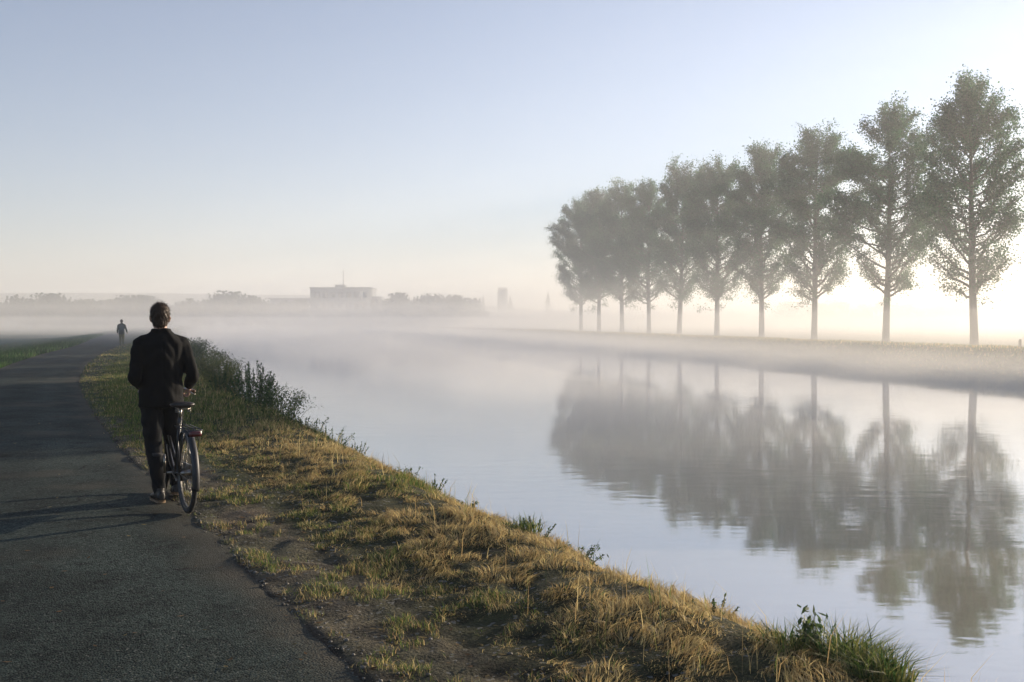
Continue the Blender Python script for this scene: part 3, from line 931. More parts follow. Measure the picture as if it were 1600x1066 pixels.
def grow_poplar(seed, H=18.7, W=6.6, z0=3.3, sparse=1.0):
    rs = np.random.default_rng(seed)
    wood = MB(); leaf = []
    nz = 14
    zs = np.linspace(0, H * .9, nz)
    lean = rs.normal(0, .020) - .016
    bx = lean * zs + .10 * np.sin(zs * .35 + rs.random() * 6) * zs / H; by = rs.normal(0, .01) * zs + .08 * np.sin(zs * .3 + rs.random() * 6) * zs / H
    T = np.stack([bx, by, zs], 1)
    rt = .27 * (1 - zs / (H * .95)) ** .85 + .015
    rt[0] = .38; T[0, 2] = -.15
    T = np.insert(T, 1, T[0] * .45 + T[1] * .55, 0); T[1, 2] = .45; rt = np.insert(rt, 1, .285)
    wood.tube(T, rt, 10)

    def trunk_at(z):
        return np.array([np.interp(z, T[:, 2], T[:, 0]), np.interp(z, T[:, 2], T[:, 1]), z])

    def twig_leaves(p, d, ln, n):
        u = rs.random(n)[:, None]
        d = d / np.linalg.norm(d)
        C = p + d * ln * u + rs.normal(size=(n, 3)) * np.array([.23, .23, .21]) * (.6 + .6 * u)
        D = rs.normal(size=(n, 3)) * .8 + np.array([0, 0, -.25]) + d * .3
        base = np.where((rs.random(n) < .3)[:, None], np.array([.065, .165, .060]), np.array([.034, .110, .046]))
        leaf.append(leaf_quads(C, D, .095 + .085 * rs.random(n), .8, rs, base * (.65 + .7 * rs.random(n))[:, None]))

    nl = 60
    ph1, ph2, gap = rs.random() * 6.28, rs.random() * 6.28, .03 * rs.random()
    ga = rs.random() * 6
    for k in range(nl):
        u0 = k / (nl - 1)
        zs_ = z0 + .35 + (H * .86 - z0) * u0 ** 1.05 * .97
        ga += 2.39996 + rs.normal(0, .35)
        rise = (1.6 + 2.9 * rs.random()) * (.45 + .55 * min(1, u0 / .14)) * (1 - .35 * u0)
        zt = min(zs_ + rise, H * .985)
        uu = (zt - z0) / (H - z0)
        rad = W * .5 * float(crown_shape(uu)) * (.72 + .36 * rs.random())
        rad *= 1 + .12 * math.sin(2 * ga + ph1 + zs_ * .45) + .07 * math.sin(3 * ga + ph2)
        if u0 < .14: rad *= .60 + .5 * rs.random()
        if rs.random() < .10: rad *= .65
        if rs.random() < gap: continue
        p0 = trunk_at(zs_)
        tip = np.array([trunk_at(min(zt, H * .89))[0] + math.cos(ga) * rad, trunk_at(min(zt, H * .89))[1] + math.sin(ga) * rad, zt])
        mid = (p0 + tip) * .5 + np.array([math.cos(ga), math.sin(ga), 0]) * rad * .14 - np.array([0, 0, rise * .13])
        ts = np.linspace(0, 1, 9)[:, None]
        P = (1 - ts) ** 2 * p0 + 2 * ts * (1 - ts) * mid + ts ** 2 * tip
        P[1:-1] += rs.normal(size=(7, 3)) * .06
        r0 = float(np.interp(zs_, T[:, 2], rt)) * .42 + .012
        wood.tube(P, np.linspace(r0, .012, 9), 6)
        ntw = int(7 + rad * 3.6)
        for j in range(ntw):
            s = .30 + .70 * (j + rs.random()) / ntw
            i = min(int(s * 8), 7); f = s * 8 - i
            q = P[i] * (1 - f) + P[i + 1] * f
            out = np.array([math.cos(ga), math.sin(ga), 0])
            d = out * .5 + rs.normal(size=3) * .62 + np.array([0, 0, .55])
            ln = (.55 + .75 * rs.random()) * (1.15 - .3 * u0)
            dd = d / np.linalg.norm(d)
            wood.tube([q, q + dd * ln * .55 + np.array([0, 0, .04]), q + dd * ln], [.012, .008, .004], 4)
            if s > .38 or u0 > .5:
                twig_leaves(q, d, ln, int((60 + 36 * rs.random()) * sparse * (.62 + .55 * u0)))
    # the leaders at the top, each its own small peak
    for k in range(6):
        a = rs.random() * 6.283; r = .25 + .85 * rs.random()
        b = trunk_at(H * .80); e = np.array([b[0] + math.cos(a) * r, b[1] + math.sin(a) * r, H * (.93 + .08 * rs.random())])
        wood.tube([b, (b + e) * .5 + np.array([math.cos(a), math.sin(a), 0]) * .2, e], [.05, .03, .01], 5)
        for j in range(9):
            q = b + (e - b) * (.25 + .75 * rs.random())
            d = np.array([math.cos(a) * .4, math.sin(a) * .4, .9]) + rs.normal(size=3) * .5
            twig_leaves(q, d, .6, int(42 * sparse))
    # inner leafy spurs that hide the stem in the upper crown
    for k in range(70):
        z = z0 + (H * .9 - z0) * (.30 + .68 * rs.random()); a = rs.random() * 6.283; r = .2 + 1.0 * rs.random()
        b = trunk_at(min(z, H * .89)) + np.array([math.cos(a) * r, math.sin(a) * r, rs.random() * .6])
        twig_leaves(b, np.array([math.cos(a) * .4, math.sin(a) * .4, .7]), .8, int(52 * sparse))
    # fine shoots low on the stem
    for k in range(8):
        a = rs.random() * 6.283; z = z0 - .3 + rs.random() * 3.6; b = trunk_at(z)
        d = np.array([math.cos(a), math.sin(a), .25 - .3 * rs.random()]); ln = .6 + 1.5 * rs.random()
        wood.tube([b, b + d * ln * .5, b + d * ln + np.array([0, 0, .15])], [.022, .014, .006], 5)
        for j in range(5):
            twig_leaves(b + d * ln * (.35 + .65 * rs.random()), d + rs.normal(size=3) * .6, .6, int(17 * sparse))
    tmp = wood.build("trunk", M_BARK)
    v, f, c = merge(leaf)
    lf = make_mesh("crown", v, f, M_LEAF, None, c)
    mt, mc = tmp.data, lf.data
    bpy.data.objects.remove(tmp); bpy.data.objects.remove(lf)
    return mt, mc


VARIANTS = [grow_poplar(100 + i, 18.7, 7.5 + .4 * (i % 3), 3.1 + .3 * (i % 2), (.80, .84, .95, 1.0, 1.0)[i]) for i in range(5)]
GROUP_T = "poplars in a row on the far bank"
TREES = [  # px of the foot, depth, height, variant, rotation, label
    (1523, 65.4, 17.9, 0, .4, "tallest, nearest poplar at the right end of the row"),
    (1384, 75.2, 18.0, 1, 2.0, "second poplar from the right end, open lower crown with bright gaps"),
    (1272, 85.6, 18.4, 2, 4.1, "third poplar from the right end of the row"),
    (1190, 95.2, 18.7, 3, 1.1, "fourth poplar from the right end of the row"),
    (1120, 105.3, 19.0, 4, 3.2, "fifth poplar from the right end of the row"),
    (1061, 115.6, 20.3, 0, 2.6, "sixth poplar from the right, standing above its left neighbour"),
    (1014, 125.4, 19.4, 1, 5.0, "fourth poplar from the hazy left end of the row"),
    (972, 135.7, 20.8, 2, .7, "third poplar from the hazy left end of the row"),
    (936, 146.0, 21.0, 3, 3.9, "second poplar from the hazy left end of the row"),
    (908, 155.0, 21.2, 4, 5.6, "farthest, faintest poplar at the left end of the row"),
]
for px, d, h, k, rz, lab in TREES:
    x = (px - 800) / F * d
    t = empty("poplar_tree", (x, d, float(ground_z(x, d)) - .02), rz)
    s = h / 18.7
    t.scale = (s * 1.0, s * 1.0, s)
    tag(t, lab, "tree", GROUP_T)
    for nm, me in (("trunk", VARIANTS[k][0]), ("crown", VARIANTS[k][1])):
        o = bpy.data.objects.new(nm, me); COL.objects.link(o); o.parent = t
# the row goes on past the right edge of the frame and shades the path
for i, (d, k, rz) in enumerate(((55.6, 3, 1.4), (45.5, 1, 3.3))):
    x = 44.7 - .219 * d
    t = empty("poplar_tree", (x, d, float(ground_z(x, d)) - .02), rz)
    t.scale = (.88, .88, .94)
    tag(t, ("first", "second")[i] + " poplar of the row beyond the right edge of the picture", "tree", GROUP_T)
    for nm, me in (("trunk", VARIANTS[k][0]), ("crown", VARIANTS[k][1])):
        o = bpy.data.objects.new(nm, me); COL.objects.link(o); o.parent = t


def far_foliage(rs, cx, cy, w, h, dep, n, size, shape="round"):
    """clumps of leaf-size patches filling the volume of a distant crown"""
    C = []
    nc = max(5, int(w * 1.3))
    for k in range(nc):
        a = rs.random() * 6.283; r = rs.random() ** .5
        zc = (.2 + .75 * rs.random()) * h
        lim = math.sqrt(max(0.02, 1 - (zc / h) ** 2)) if shape == "round" else (1 - zc / h) * .9 + .1
        c = np.array([math.cos(a) * r * w * .5 * lim, math.sin(a) * r * dep * .5 * lim, zc * .92])
        m = n // nc
        C.append(c + rs.normal(size=(m, 3)) * np.array([w * .10, dep * .10, h * .085]))
    if shape == "cone":
        u = rs.random(n) ** .6
        a = rs.random(n) * 6.283; r = (1 - u) * .55 * w * (.75 + .35 * np.sin(a * 3 + u * 17)) * rs.random(n) ** .4
        C = [np.stack([np.cos(a) * r, np.sin(a) * r, (.08 + .92 * u) * h], 1)]; size = size * .6
    C = np.concatenate(C); C[:, 2] = np.abs(C[:, 2]) + .05; C[:, 2] = np.where(C[:, 2] > h, 2 * h - C[:, 2], C[:, 2])
    col = np.array([.05, .075, .04]) * (.6 + .8 * rs.random(len(C)))[:, None]
    return leaf_quads(C + np.array([cx, cy, 0]), rs.normal(size=C.shape), size * (.6 + .8 * rs.random(len(C))), .8, rs, col)


def far_tree(px, top_y, wpx, d, label, seed, shape="round", cat="tree", name="distant_tree", group="distant trees in the haze"):
    rs = np.random.default_rng(seed)
    x = (px - 800) / F * d
    h = CAM_Z + (501 - top_y) / F * d + .4; w = wpx / F * d * (1.35 if shape == 'round' else 1)
    t = empty(name, (x, d, -.35)); tag(t, label, cat, group)
    v, f, c = far_foliage(rs, 0, 0, w, h, w * .8, int(1500 + 110 * w), .45 + .02 * w, shape)
    make_mesh("crown", v, f, M_FAR, t, c)
    b = MB(); b.tube([(0, 0, -.2), (0, 0, h * .3), (.1, 0, h * .7)], [.3, .22, .08], 6); b.build("trunk", M_BARK, t)


for k, a in enumerate(((30, 461, 46, 272, "rounded distant tree at the far left edge"), (83, 459, 58, 272, "broad domed distant tree above the left field"),
                       (135, 471, 70, 272, "low distant tree right of the broad domed one"), (215, 462, 64, 272, "wide distant tree just left of the walking man's head"),
                       (330, 455, 36, 262, "pointed distant tree right of the walking man's head"), (357, 456, 44, 262, "distant tree second right of the man's head"),
                       (392, 462, 40, 262, "lower distant tree beside the long building wing"), (626, 458, 40, 272, "small domed distant tree right of the building"),
                       (672, 459, 46, 272, "left dome of the clipped distant tree group"), (712, 461, 44, 272, "right dome of the clipped distant tree group"))):
    far_tree(*a, seed=300 + k)
far_tree(755, 463, 16, 460, "thin hazy sapling left of the faint tower", 320, "cone")
far_tree(797, 464, 26, 460, "small hazy bush right of the faint tower", 321, "cone")
far_tree(856, 457, 24, 440, "narrow hazy conifer left of the poplar row", 322, "cone")

rs0 = np.random.default_rng(77)
parts = []
for px in range(-60, 480, 22):
    d = 285; parts.append(far_foliage(rs0, (px - 800) / F * d, d, 44 / F * d, CAM_Z + (501 - (467 + 4 * rs0.random())) / F * d + .4, 9, 1300, .8))
for px in range(585, 745, 22):
    d = 300; parts.append(far_foliage(rs0, (px - 800) / F * d, d, 44 / F * d, CAM_Z + (501 - (464 + 4 * rs0.random())) / F * d + .4, 9, 1300, .8))
v, f, c = merge(parts); v[:, 2] -= .35
tag(make_mesh("treeline", v, f, M_FAR, None, c), "low hazy belt of trees and hedges closing the left fields", "treeline", kind="stuff")
parts = []
for px in range(1230, 1720, 24):
    d = 330; parts.append(far_foliage(rs0, (px - 800) / F * d, d, 50 / F * d, CAM_Z + (501 - (470 + 6 * rs0.random())) / F * d + .4, 9, 600, .7))
v, f, c = merge(parts); v[:, 2] -= .35
tag(make_mesh("treeline", v, f, M_FAR, None, c), "barely visible belt of trees behind the poplars at right", "treeline", kind="stuff")


# ------------------------------------------------------------------ far buildings
M_CONC = simple("grey_render", (.24, .25, .25), .85, var=.08, scale=1.2)
M_DARK = simple("dark_glass", (.06, .07, .08), .25, var=.1, scale=2)
M_SUNLIT = simple("sunlit_strip_tone", (.80, .76, .66), .45, var=.04, scale=2)  # sun gleam on the window strip, put into its base colour
M_STEEL = simple("galvanised_steel", (.3, .3, .31), .5, .6, var=.1, scale=8)


def at(px, y, d):
    return (px - 800) / F * d, CAM_Z + (501 - y) / F * d


def build_office():
    d = 295
    x0, z1 = at(485, 451, d); x1, _ = at(578, 451, d)
    xw, zw = at(420, 467, d)
    root = empty("office_building", ((x0 + x1) / 2, d, -.35))
    tag(root, "flat-roofed grey building with a mast and one bright window strip", "building")
    ox = (x0 + x1) / 2
    b = MB(); b.box((x0 - ox, 0, 0), (x1 - ox, 14, z1 + .35)); b.build("wall", M_CONC, root, False)
    b = MB(); b.box((x0 - ox - .25, -.25, z1 + .352), (x1 - ox + .25, 14.25, z1 + .75)); b.build("roof", M_CONC, root, False)
    b = MB(); b.box((xw - ox, 2, 0), (x0 - ox - .004, 12, zw + .35)); w = b.build("wing", M_CONC, root, False)
    b = MB(); b.box((xw - ox - .2, 1.8, zw + .352), (x0 - ox - .26, 12.2, zw + .6)); b.build("roof", M_CONC, root, False)
    xa, za = at(520, 447.5, d); xb, _ = at(535, 447.5, d)
    b = MB(); b.box((xa - ox, 4, z1 + .752), (xb - ox, 9, za + 1.0)); b.build("roof_block", M_CONC, root, False)
    xm, zm = at(533, 419, d)
    b = MB(); b.tube([(xm - ox - .3, 6, za + 1.0), (xm - ox - .3, 6, zm * .7), (xm - ox - .3, 6, zm)], [.24, .18, .10], 8)
    for k in range(3):
        zz = zm * (.72 + .09 * k); b.tube([(xm - ox - .7, 6, zz), (xm - ox + .1, 6, zz)], .03, 6)
    b.build("mast", M_STEEL, root)
    xp, zp = at(563, 453, d); xq, zq = at(567.5, 466, d)
    b = MB(); b.box((xp - ox, -.06, zq), (xq - ox, -.003, zp)); b.build("window_strip", M_SUNLIT, root, False)
    for fl in range(3):
        for k in range(7):
            wx = x0 - ox + 1.2 + k * 2.35
            b = MB(); b.box((wx, -.05, 2.2 + fl * 3.3), (wx + 1.5, -.003, 3.8 + fl * 3.3)); b.build("window", M_DARK, root, False)
    # shed standing against the right end
    xs, zs = at(592, 463, d)
    b = MB(); b.box((x1 - ox + .28, 3, 0), (xs - ox, 11, zs + .35)); b.build("annexe", M_CONC, root, False)


build_office()


def build_tower():
    d = 445
    x, z = at(785.5, 451, d)
    root = empty("water_tower", (x, d, -.35)); tag(root, "faint tall tower block almost lost in the mist", "tower")
    b = MB(); ang = np.linspace(0, 2 * np.pi, 10, endpoint=False)

    def rg(r, zz): return np.stack([np.cos(ang) * r, np.sin(ang) * r, 0 * ang + zz], 1)
    b.rings([rg(2.5, 0), rg(2.35, z * .7), rg(2.3, z * .97)]); b.build("shaft", M_CONC, root, False)
    b = MB(); b.rings([rg(2.15, z * .97 + .003), rg(2.15, z * 1.0 + .3), rg(1.9, z + .7)]); b.build("roof", M_CONC, root, False)


build_tower()

b = MB()
b.box((-.06, -.06, -.3), (.06, .06, .62)); b.add([(-.06, -.06, .62), (.06, -.06, .62), (.06, .06, .62), (-.06, .06, .62), (0, 0, .70)], None, [(0, 1, 4), (1, 2, 4), (2, 3, 4), (3, 0, 4)])
po = b.build("post", simple("weathered_wood", (.18, .16, .13), .9, var=.25, scale=14), None, False)
xx = (1594 - 800) / F * 59; po.location = (xx, 59, float(ground_z(xx, 59)))
tag(po, "short weathered wooden post on the far bank at the right edge", "post")

# ------------------------------------------------------------------ people
M_SKIN = simple("skin", (.46, .27, .19), .55, var=.06, scale=18)
M_HAIR = simple("brown_hair", (.036, .019, .009), .55, var=.35, scale=60, spec=.35)
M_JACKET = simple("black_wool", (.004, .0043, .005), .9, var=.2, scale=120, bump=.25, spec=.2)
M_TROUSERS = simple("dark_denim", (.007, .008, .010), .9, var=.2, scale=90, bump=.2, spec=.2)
M_SHOE = simple("dark_leather", (.02, .016, .013), .5, var=.2, scale=40)
M_SOLE = simple("tan_sole", (.20, .13, .07), .8, var=.15, scale=40)


def ering(c, rx, ry, n=20, ang0=0.0):
    a = np.linspace(0, 2 * np.pi, n, endpoint=False)
    return np.stack([c[0] + np.cos(a) * rx, c[1] + np.sin(a) * ry, np.full(n, c[2], float)], 1)


def spline(pts, n):
    """Catmull-Rom through the joints"""
    P = np.array(pts, float)
    P = np.concatenate([[2 * P[0] - P[1]], P, [2 * P[-1] - P[-2]]])
    out = []
    segs = len(P) - 3
    for t in np.linspace(0, segs - 1e-6, n):
        i = int(t); f = t - i
        a, b, c, d = P[i:i + 4]
        out.append(.5 * (2 * b + (c - a) * f + (2 * a - 5 * b + 4 * c - d) * f * f + (3 * b - a - 3 * c + d) * f ** 3))
    return np.array(out)


def limb(mb, joints, radii, n=12, m=14):
    P = spline(joints, m)
    r = np.interp(np.linspace(0, 1, m), np.linspace(0, 1, len(radii)), radii)
    mb.tube(P, r, n, round_ends=True)


def hand(mb, wrist, fwd, palm, thumb_side, curl=.9, s=1.0):
    """palm plus four unequal fingers bent at the knuckles and a thumb from the side of the palm"""
    w = np.array(wrist, float); f = np.array(fwd, float); f /= np.linalg.norm(f)
    pn = np.array(palm, float); pn -= f * np.dot(pn, f); pn /= np.linalg.norm(pn)
    sd = np.array(thumb_side, float); sd -= f * np.dot(sd, f); sd -= pn * np.dot(sd, pn); sd /= np.linalg.norm(sd)
    rg = []
    for u, wd, th in ((-.015, .026, .022), (.01, .030, .020), (.04, .038, .017), (.075, .041, .015), (.092, .036, .012)):
        a = np.linspace(0, 2 * np.pi, 14, endpoint=False)
        rg.append(w + f * u * s + (np.cos(a)[:, None] * sd * wd + np.sin(a)[:, None] * pn * th) * s)
    mb.rings(rg)
    for k, (off, ln, r) in enumerate(((.030, .070, .0092), (.010, .080, .0098), (-.011, .074, .0092), (-.031, .058, .0082))):
        p = w + (f * .085 + sd * off) * s
        pts = [p - f * .02 * s, p]
        a = 0.0
        for j, (seg, fr) in enumerate(((.45, .75), (.32, 1.0), (.23, .7))):
            a += curl * fr * (1 + .06 * k)
            d = f * math.cos(a) + pn * math.sin(a)
            p = p + d * ln * seg * s; pts.append(p)
        mb.tube(spline(pts, 9), np.linspace(r, r * .78, 9) * s, 8, round_ends=True)
    p = w + (f * .022 + sd * .028) * s
    pts = [p, p + (f * .028 + sd * .022 + pn * .008) * s, p + (f * .055 + sd * .024 + pn * .026) * s, p + (f * .072 + sd * .012 + pn * .044) * s]
    mb.tube(spline(pts, 8), np.linspace(.013, .009, 8) * s, 8, round_ends=True)


def head_shell(mb, hc, yaw=0.0):
    """skull, jaw, neck and features; hc is the middle of the head at eye height, facing +Y"""
    def tr(p):
        p = np.asarray(p, float)
        c, s = math.cos(yaw), math.sin(yaw)
        return np.stack([p[..., 0] * c - p[..., 1] * s, p[..., 0] * s + p[..., 1] * c, p[..., 2]], -1) + np.array(hc)
    rg = []
    for z, cyy, rx, ry in ((-.122, .050, .024, .026), (-.112, .042, .042, .048), (-.085, .028, .058, .072), (-.045, .014, .068, .088), (0, .004, .075, .096),
                           (.04, -.002, .077, .099), (.075, -.006, .070, .091), (.10, -.008, .054, .07), (.117, -.008, .026, .034)):
        rg.append(tr(ering((0, cyy, z), rx, ry, 20)))
    mb.rings(rg)
    nose = [tr((0, .096, .012)), tr((0, .112, -.014)), tr((0, .120, -.034)), tr((0, .104, -.044))]
    mb.tube(np.array(nose), [.007, .010, .014, .010], 8, round_ends=True)
    mb.tube(np.array([tr((-.045, .088, .022)), tr((0, .098, .026)), tr((.045, .088, .022))]), [.008, .010, .008], 8, round_ends=True)
    for sx in (-1, 1):
        mb.ell(tr((sx * .031, .083, .003)), (.013, .010, .010))
        mb.ell(tr((sx * .046, .070, -.035)), (.020, .016, .020))
        mb.ell(tr((sx * .080, -.012, -.012)), (.010, .018, .032))
        mb.ell(tr((sx * .086, -.018, -.004)), (.007, .016, .020))
    mb.tube(np.array([tr((-.022, .094, -.066)), tr((0, .102, -.064)), tr((.022, .094, -.066))]), [.005, .008, .005], 8, round_ends=True)
    mb.tube(np.array([tr((-.018, .092, -.076)), tr((0, .099, -.077)), tr((.018, .092, -.076))]), [.005, .008, .005], 8, round_ends=True)


def make_hair(hc, yaw, mat, parent, seed, length=.022, n=3600):
    rs = np.random.default_rng(seed)
    b = MB()
    c, s = math.cos(yaw), math.sin(yaw)

    def tr(p):
        return np.stack([p[..., 0] * c - p[..., 1] * s, p[..., 0] * s + p[..., 1] * c, p[..., 2]], -1) + np.array(hc)

    rg = []
    for z, cyy, rx, ry in ((-.084, -.060, .034, .026), (-.070, -.052, .052, .042), (-.045, -.040, .066, .058), (-.012, -.028, .076, .076), (.03, -.014, .083, .094), (.07, -.010, .080, .098),
                           (.102, -.010, .065, .083), (.124, -.010, .044, .056), (.133, -.010, .018, .022)):
        rg.append(tr(ering((0, cyy, z), rx, ry, 22)))
    b.rings(rg)

    def wr(co):
        return .0025 * (vnoise(co[:, 0] * 1.0 + co[:, 1] * .3, co[:, 2] * .5 + co[:, 1] * .4, .012, seed % 8) - .5) * 2 + .0022 * (np.sin(co[:, 0] * 210 + co[:, 2] * 60 + 2 * np.sin(co[:, 2] * 45)) * .6 + np.sin(co[:, 1] * 160 + co[:, 2] * 90))
    for r_ in rg: r_[:] = (r_ - np.array(hc)) * np.array([1.0, .99, 1.0]) + np.array(hc)
    b.v[0][:] = np.concatenate(rg + [rg[0].mean(0)[None], rg[-1].mean(0)[None]])
    hair = b.remesh("hair", mat, parent, .006, 2, wr)
    me = hair.data
    nv = len(me.vertices)
    co = np.empty(nv * 3, np.float32); me.vertices.foreach_get("co", co); co = co.reshape(-1, 3)
    no = np.empty(nv * 3, np.float32); me.vertices.foreach_get("normal", no); no = no.reshape(-1, 3)
    i = rs.integers(0, nv, n)
    P = co[i]; Nn = no[i]
    down = np.array([0, 0, -1.0]) - Nn * (-Nn[:, 2:3]) + rs.normal(size=(n, 3)) * .45
    down /= np.linalg.norm(down, axis=1)[:, None]
    side = np.cross(down, Nn); side /= np.linalg.norm(side, axis=1)[:, None] + 1e-9
    L = length * (.5 + .8 * rs.random(n))[:, None]
    w = side * .0016
    a0 = P - Nn * .002
    a1 = P + down * L * .55 + Nn * (.002 + .003 * rs.random(n))[:, None]
    a2 = P + down * L + Nn * (-.002 + .006 * rs.random(n) ** 2)[:, None]
    v = np.stack([a0 - w, a0 + w, a1 + w, a1 - w, a2], 1).reshape(-1, 3)
    k = np.arange(n) * 5
    make_mesh("strands", v, [np.stack([k + 3, k + 2, k + 4], 1), np.stack([k, k + 1, k + 2, k + 3], 1)], mat, hair)
    return hair


def make_shoe(ankle, toe_dir, parent, pitch=0.0, s=1.0):
    """shoe with its own sole; ankle is the ground point under the ankle"""
    b = MB(); so = MB()
    f = np.array([toe_dir[0], toe_dir[1], 0]); f /= np.linalg.norm(f); r = np.array([f[1], -f[0], 0]); up = np.array([0, 0, 1.0])
    cp, sp = math.cos(pitch), math.sin(pitch)
    toe_pivot = .16

    def pt(y, x, z):
        yy = y - toe_pivot
        y2 = toe_pivot + yy * cp + z * sp * 1.0; z2 = -yy * sp + z * cp
        return np.array(ankle) + (f * y2 + r * x + up * z2) * s
    a = np.linspace(0, 2 * np.pi, 16, endpoint=False)
    prof = ((-.085, .020, .03), (-.078, .032, .075), (-.05, .037, .095), (0.0, .038, .10), (.04, .040, .085), (.09, .047, .062), (.14, .048, .048), (.18, .038, .036), (.20, .018, .026))
    rg = []
    for y, w, h in prof:
        rg.append(np.array([pt(y, math.cos(t) * w, .018 + h * .5 + math.sin(t) * h * .5) for t in a]))
    b.rings(rg)
    b.tube([pt(-.02, 0, .07), pt(-.025, 0, .13)], [.044, .040], 14)
    sh = b.remesh("shoe", M_SHOE, parent, .006, 2)
    out = [(-.088, .024), (-.075, .035), (-.03, .040), (.03, .038), (.09, .049), (.14, .051), (.18, .041), (.205, .02)]
    v = []
    for z in (0.0, .024):
        for y, w in out: v.append(pt(y, w, z))
        for y, w in reversed(out): v.append(pt(y, -w, z))
    n = len(out) * 2
    q = [(i, (i + 1) % n, n + (i + 1) % n, n + i) for i in range(n)]
    h = len(out)
    for base, flip in ((0, True), (n, False)):
        for i in range(h - 1):
            fc = (base + i, base + i + 1, base + 2 * h - 2 - i, base + 2 * h - 1 - i)
            q.append(fc[::-1] if not flip else fc)
    so.add(v, q)
    so.build("sole", M_SOLE, sh, False)


def make_person(loc, rz, pose, mats, label, seed, jacket_hem=.86, collar=True, hand_curl=(.9, .9), scale=1.0):
    skin, hairm, jack, trou = mats
    P = pose
    b = MB()
    # body: one continuous skin from head to ankles
    hc = P["head"]
    head_shell(b, hc, P.get("yaw", 0))
    nb = np.array(P["neck"])
    limb(b, [nb + (0, 0, -.06), nb + (0, .004, .03), np.array(hc) + (0, -.012, -.07)], [.066, .055, .054])
    px, py, pz = P["pelvis"]; chx, chy, chz = P["chest"]
    tor = [((px, py, pz - .09), .145, .09), ((px, py, pz), .155, .10), ((px * .5 + chx * .5, py * .5 + chy * .5, pz * .6 + chz * .4), .135, .092), ((chx, chy, chz), .165, .105),
           ((chx, chy, chz + .10), .16, .09), ((chx, chy - .005, chz + .16), .09, .065)]
    b.rings([ering(c, rx, ry, 20) for c, rx, ry in tor])
    for sd in ("l", "r"):
        sh, elb, wr = (np.array(P[k + sd]) for k in ("sh", "el", "wr"))
        limb(b, [sh, sh * .5 + elb * .5, elb, elb * .5 + wr * .5, wr], [.048, .045, .036, .034, .024])
        hp, kn, an = (np.array(P[k + sd]) for k in ("hp", "kn", "an"))
        limb(b, [hp, hp * .5 + kn * .5, kn, kn * .6 + an * .4 + np.array([0, -.012, 0]), an, an + (0, .03, -.06)], [.082, .074, .053, .050, .034, .032])
        hd = P["hand" + sd]
        hand(b, wr, hd[0], hd[1], hd[2], hd[3] if len(hd) > 3 else .9)
    person = b.remesh("person", skin, None, .0065, 3)
    person.location = loc; person.rotation_euler = (0, 0, rz); person.scale = (scale,) * 3
    tag(person, label, "person")

    # jacket with sleeves and turned-up collar
    j = MB()
    hem = jacket_hem
    rows = [((px, py - .005, hem), .196, .140), ((px, py - .005, hem + .08), .194, .140), ((px * .6 + chx * .4, py - .004, pz + .14), .188, .130),
            ((chx, chy, chz - .10), .197, .132), ((chx, chy, chz), .208, .134), ((chx, chy - .004, chz + .07), .208, .124), ((chx, chy - .006, chz + .125), .172, .104), ((chx, chy - .006, chz + .155), .128, .09),
            ((chx, chy - .006, chz + .182), .092, .082)]
    j.rings([ering(c, rx, ry, 28) for c, rx, ry in rows])
    if collar:
        j.rings([ering(nb + (0, -.004, -.05), .098, .090, 24), ering(nb + (0, -.006, .01), .087, .086, 24), ering(nb + (0, -.012, .042), .084, .087, 24)])
    for sd, sg in (("l", -1), ("r", 1)):
        sh, elb, wr = (np.array(P[k + sd]) for k in ("sh", "el", "wr"))
        cuff = elb + (wr - elb) * .95
        limb(j, [sh + (-sg * .06, 0, .03), sh + (sg * .008, 0, -.015), sh * .5 + elb * .5, elb, elb * .5 + cuff * .5, cuff], [.050, .068, .066, .058, .054, .045], 16, 20)

    def wrk(co):
        f = .0055 * np.sin(co[:, 2] * 46 + 14 * co[:, 0] + 3 * np.sin(co[:, 0] * 21 + seed)) * vnoise(co[:, 0] + co[:, 1], co[:, 2], .11, 1)
        f += .011 * (vnoise(co[:, 0] * 1.4 + co[:, 1], co[:, 2] * .55, .07, 2) - .5)
        # the seam and vent up the middle of the back
        back = np.exp(-((co[:, 0] - px) / .006) ** 2) * (co[:, 1] < py - .05) * (co[:, 2] < chz + .1)
        return f - .005 * back
    jk = j.remesh("jacket", jack, person, .0085, 3, wrk)

    t = MB()
    t.rings([ering((px, py, pz + .05), .165, .112, 24), ering((px, py, pz - .03), .172, .122, 24), ering((px, py - .006, pz - .10), .160, .115, 24)])
    for sd, sg in (("l", -1), ("r", 1)):
        hp, kn, an = (np.array(P[k + sd]) for k in ("hp", "kn", "an"))
        an2 = an + (0, 0, .0)
        limb(t, [hp + (0, 0, .02), hp * .5 + kn * .5, kn, kn * .5 + an * .5 + np.array([0, -.015, 0]), an2], [.108, .094, .074, .070, .056], 18, 22)

    def wrt(co):
        return .003 * np.sin(co[:, 2] * 47 + 5 * np.sin(co[:, 0] * 30 + co[:, 2] * 9)) * vnoise(co[:, 0], co[:, 2], .09, 3) + .010 * (vnoise(co[:, 0] + co[:, 1], co[:, 2], .06, 4) - .5)
    t.remesh("trousers", trou, person, .0085, 3, wrt)
    make_hair(hc, P.get("yaw", 0), hairm, person, seed)
    for sd in ("l", "r"):
        an = np.array(P["an" + sd])
        make_shoe((an[0], an[1], P.get("ground" + sd, 0.0)), P.get("toe" + sd, (0, 1)), person, P.get("pitch" + sd, 0.0))
    return person


def local(o, ang, p):
    """world point of local (x right, y forward, z) for a heading turned ang to the left of +Y"""
    c, s = math.cos(ang), math.sin(ang)
    return (o[0] + p[0] * c - p[1] * s, o[1] + p[0] * s + p[1] * c, p[2])


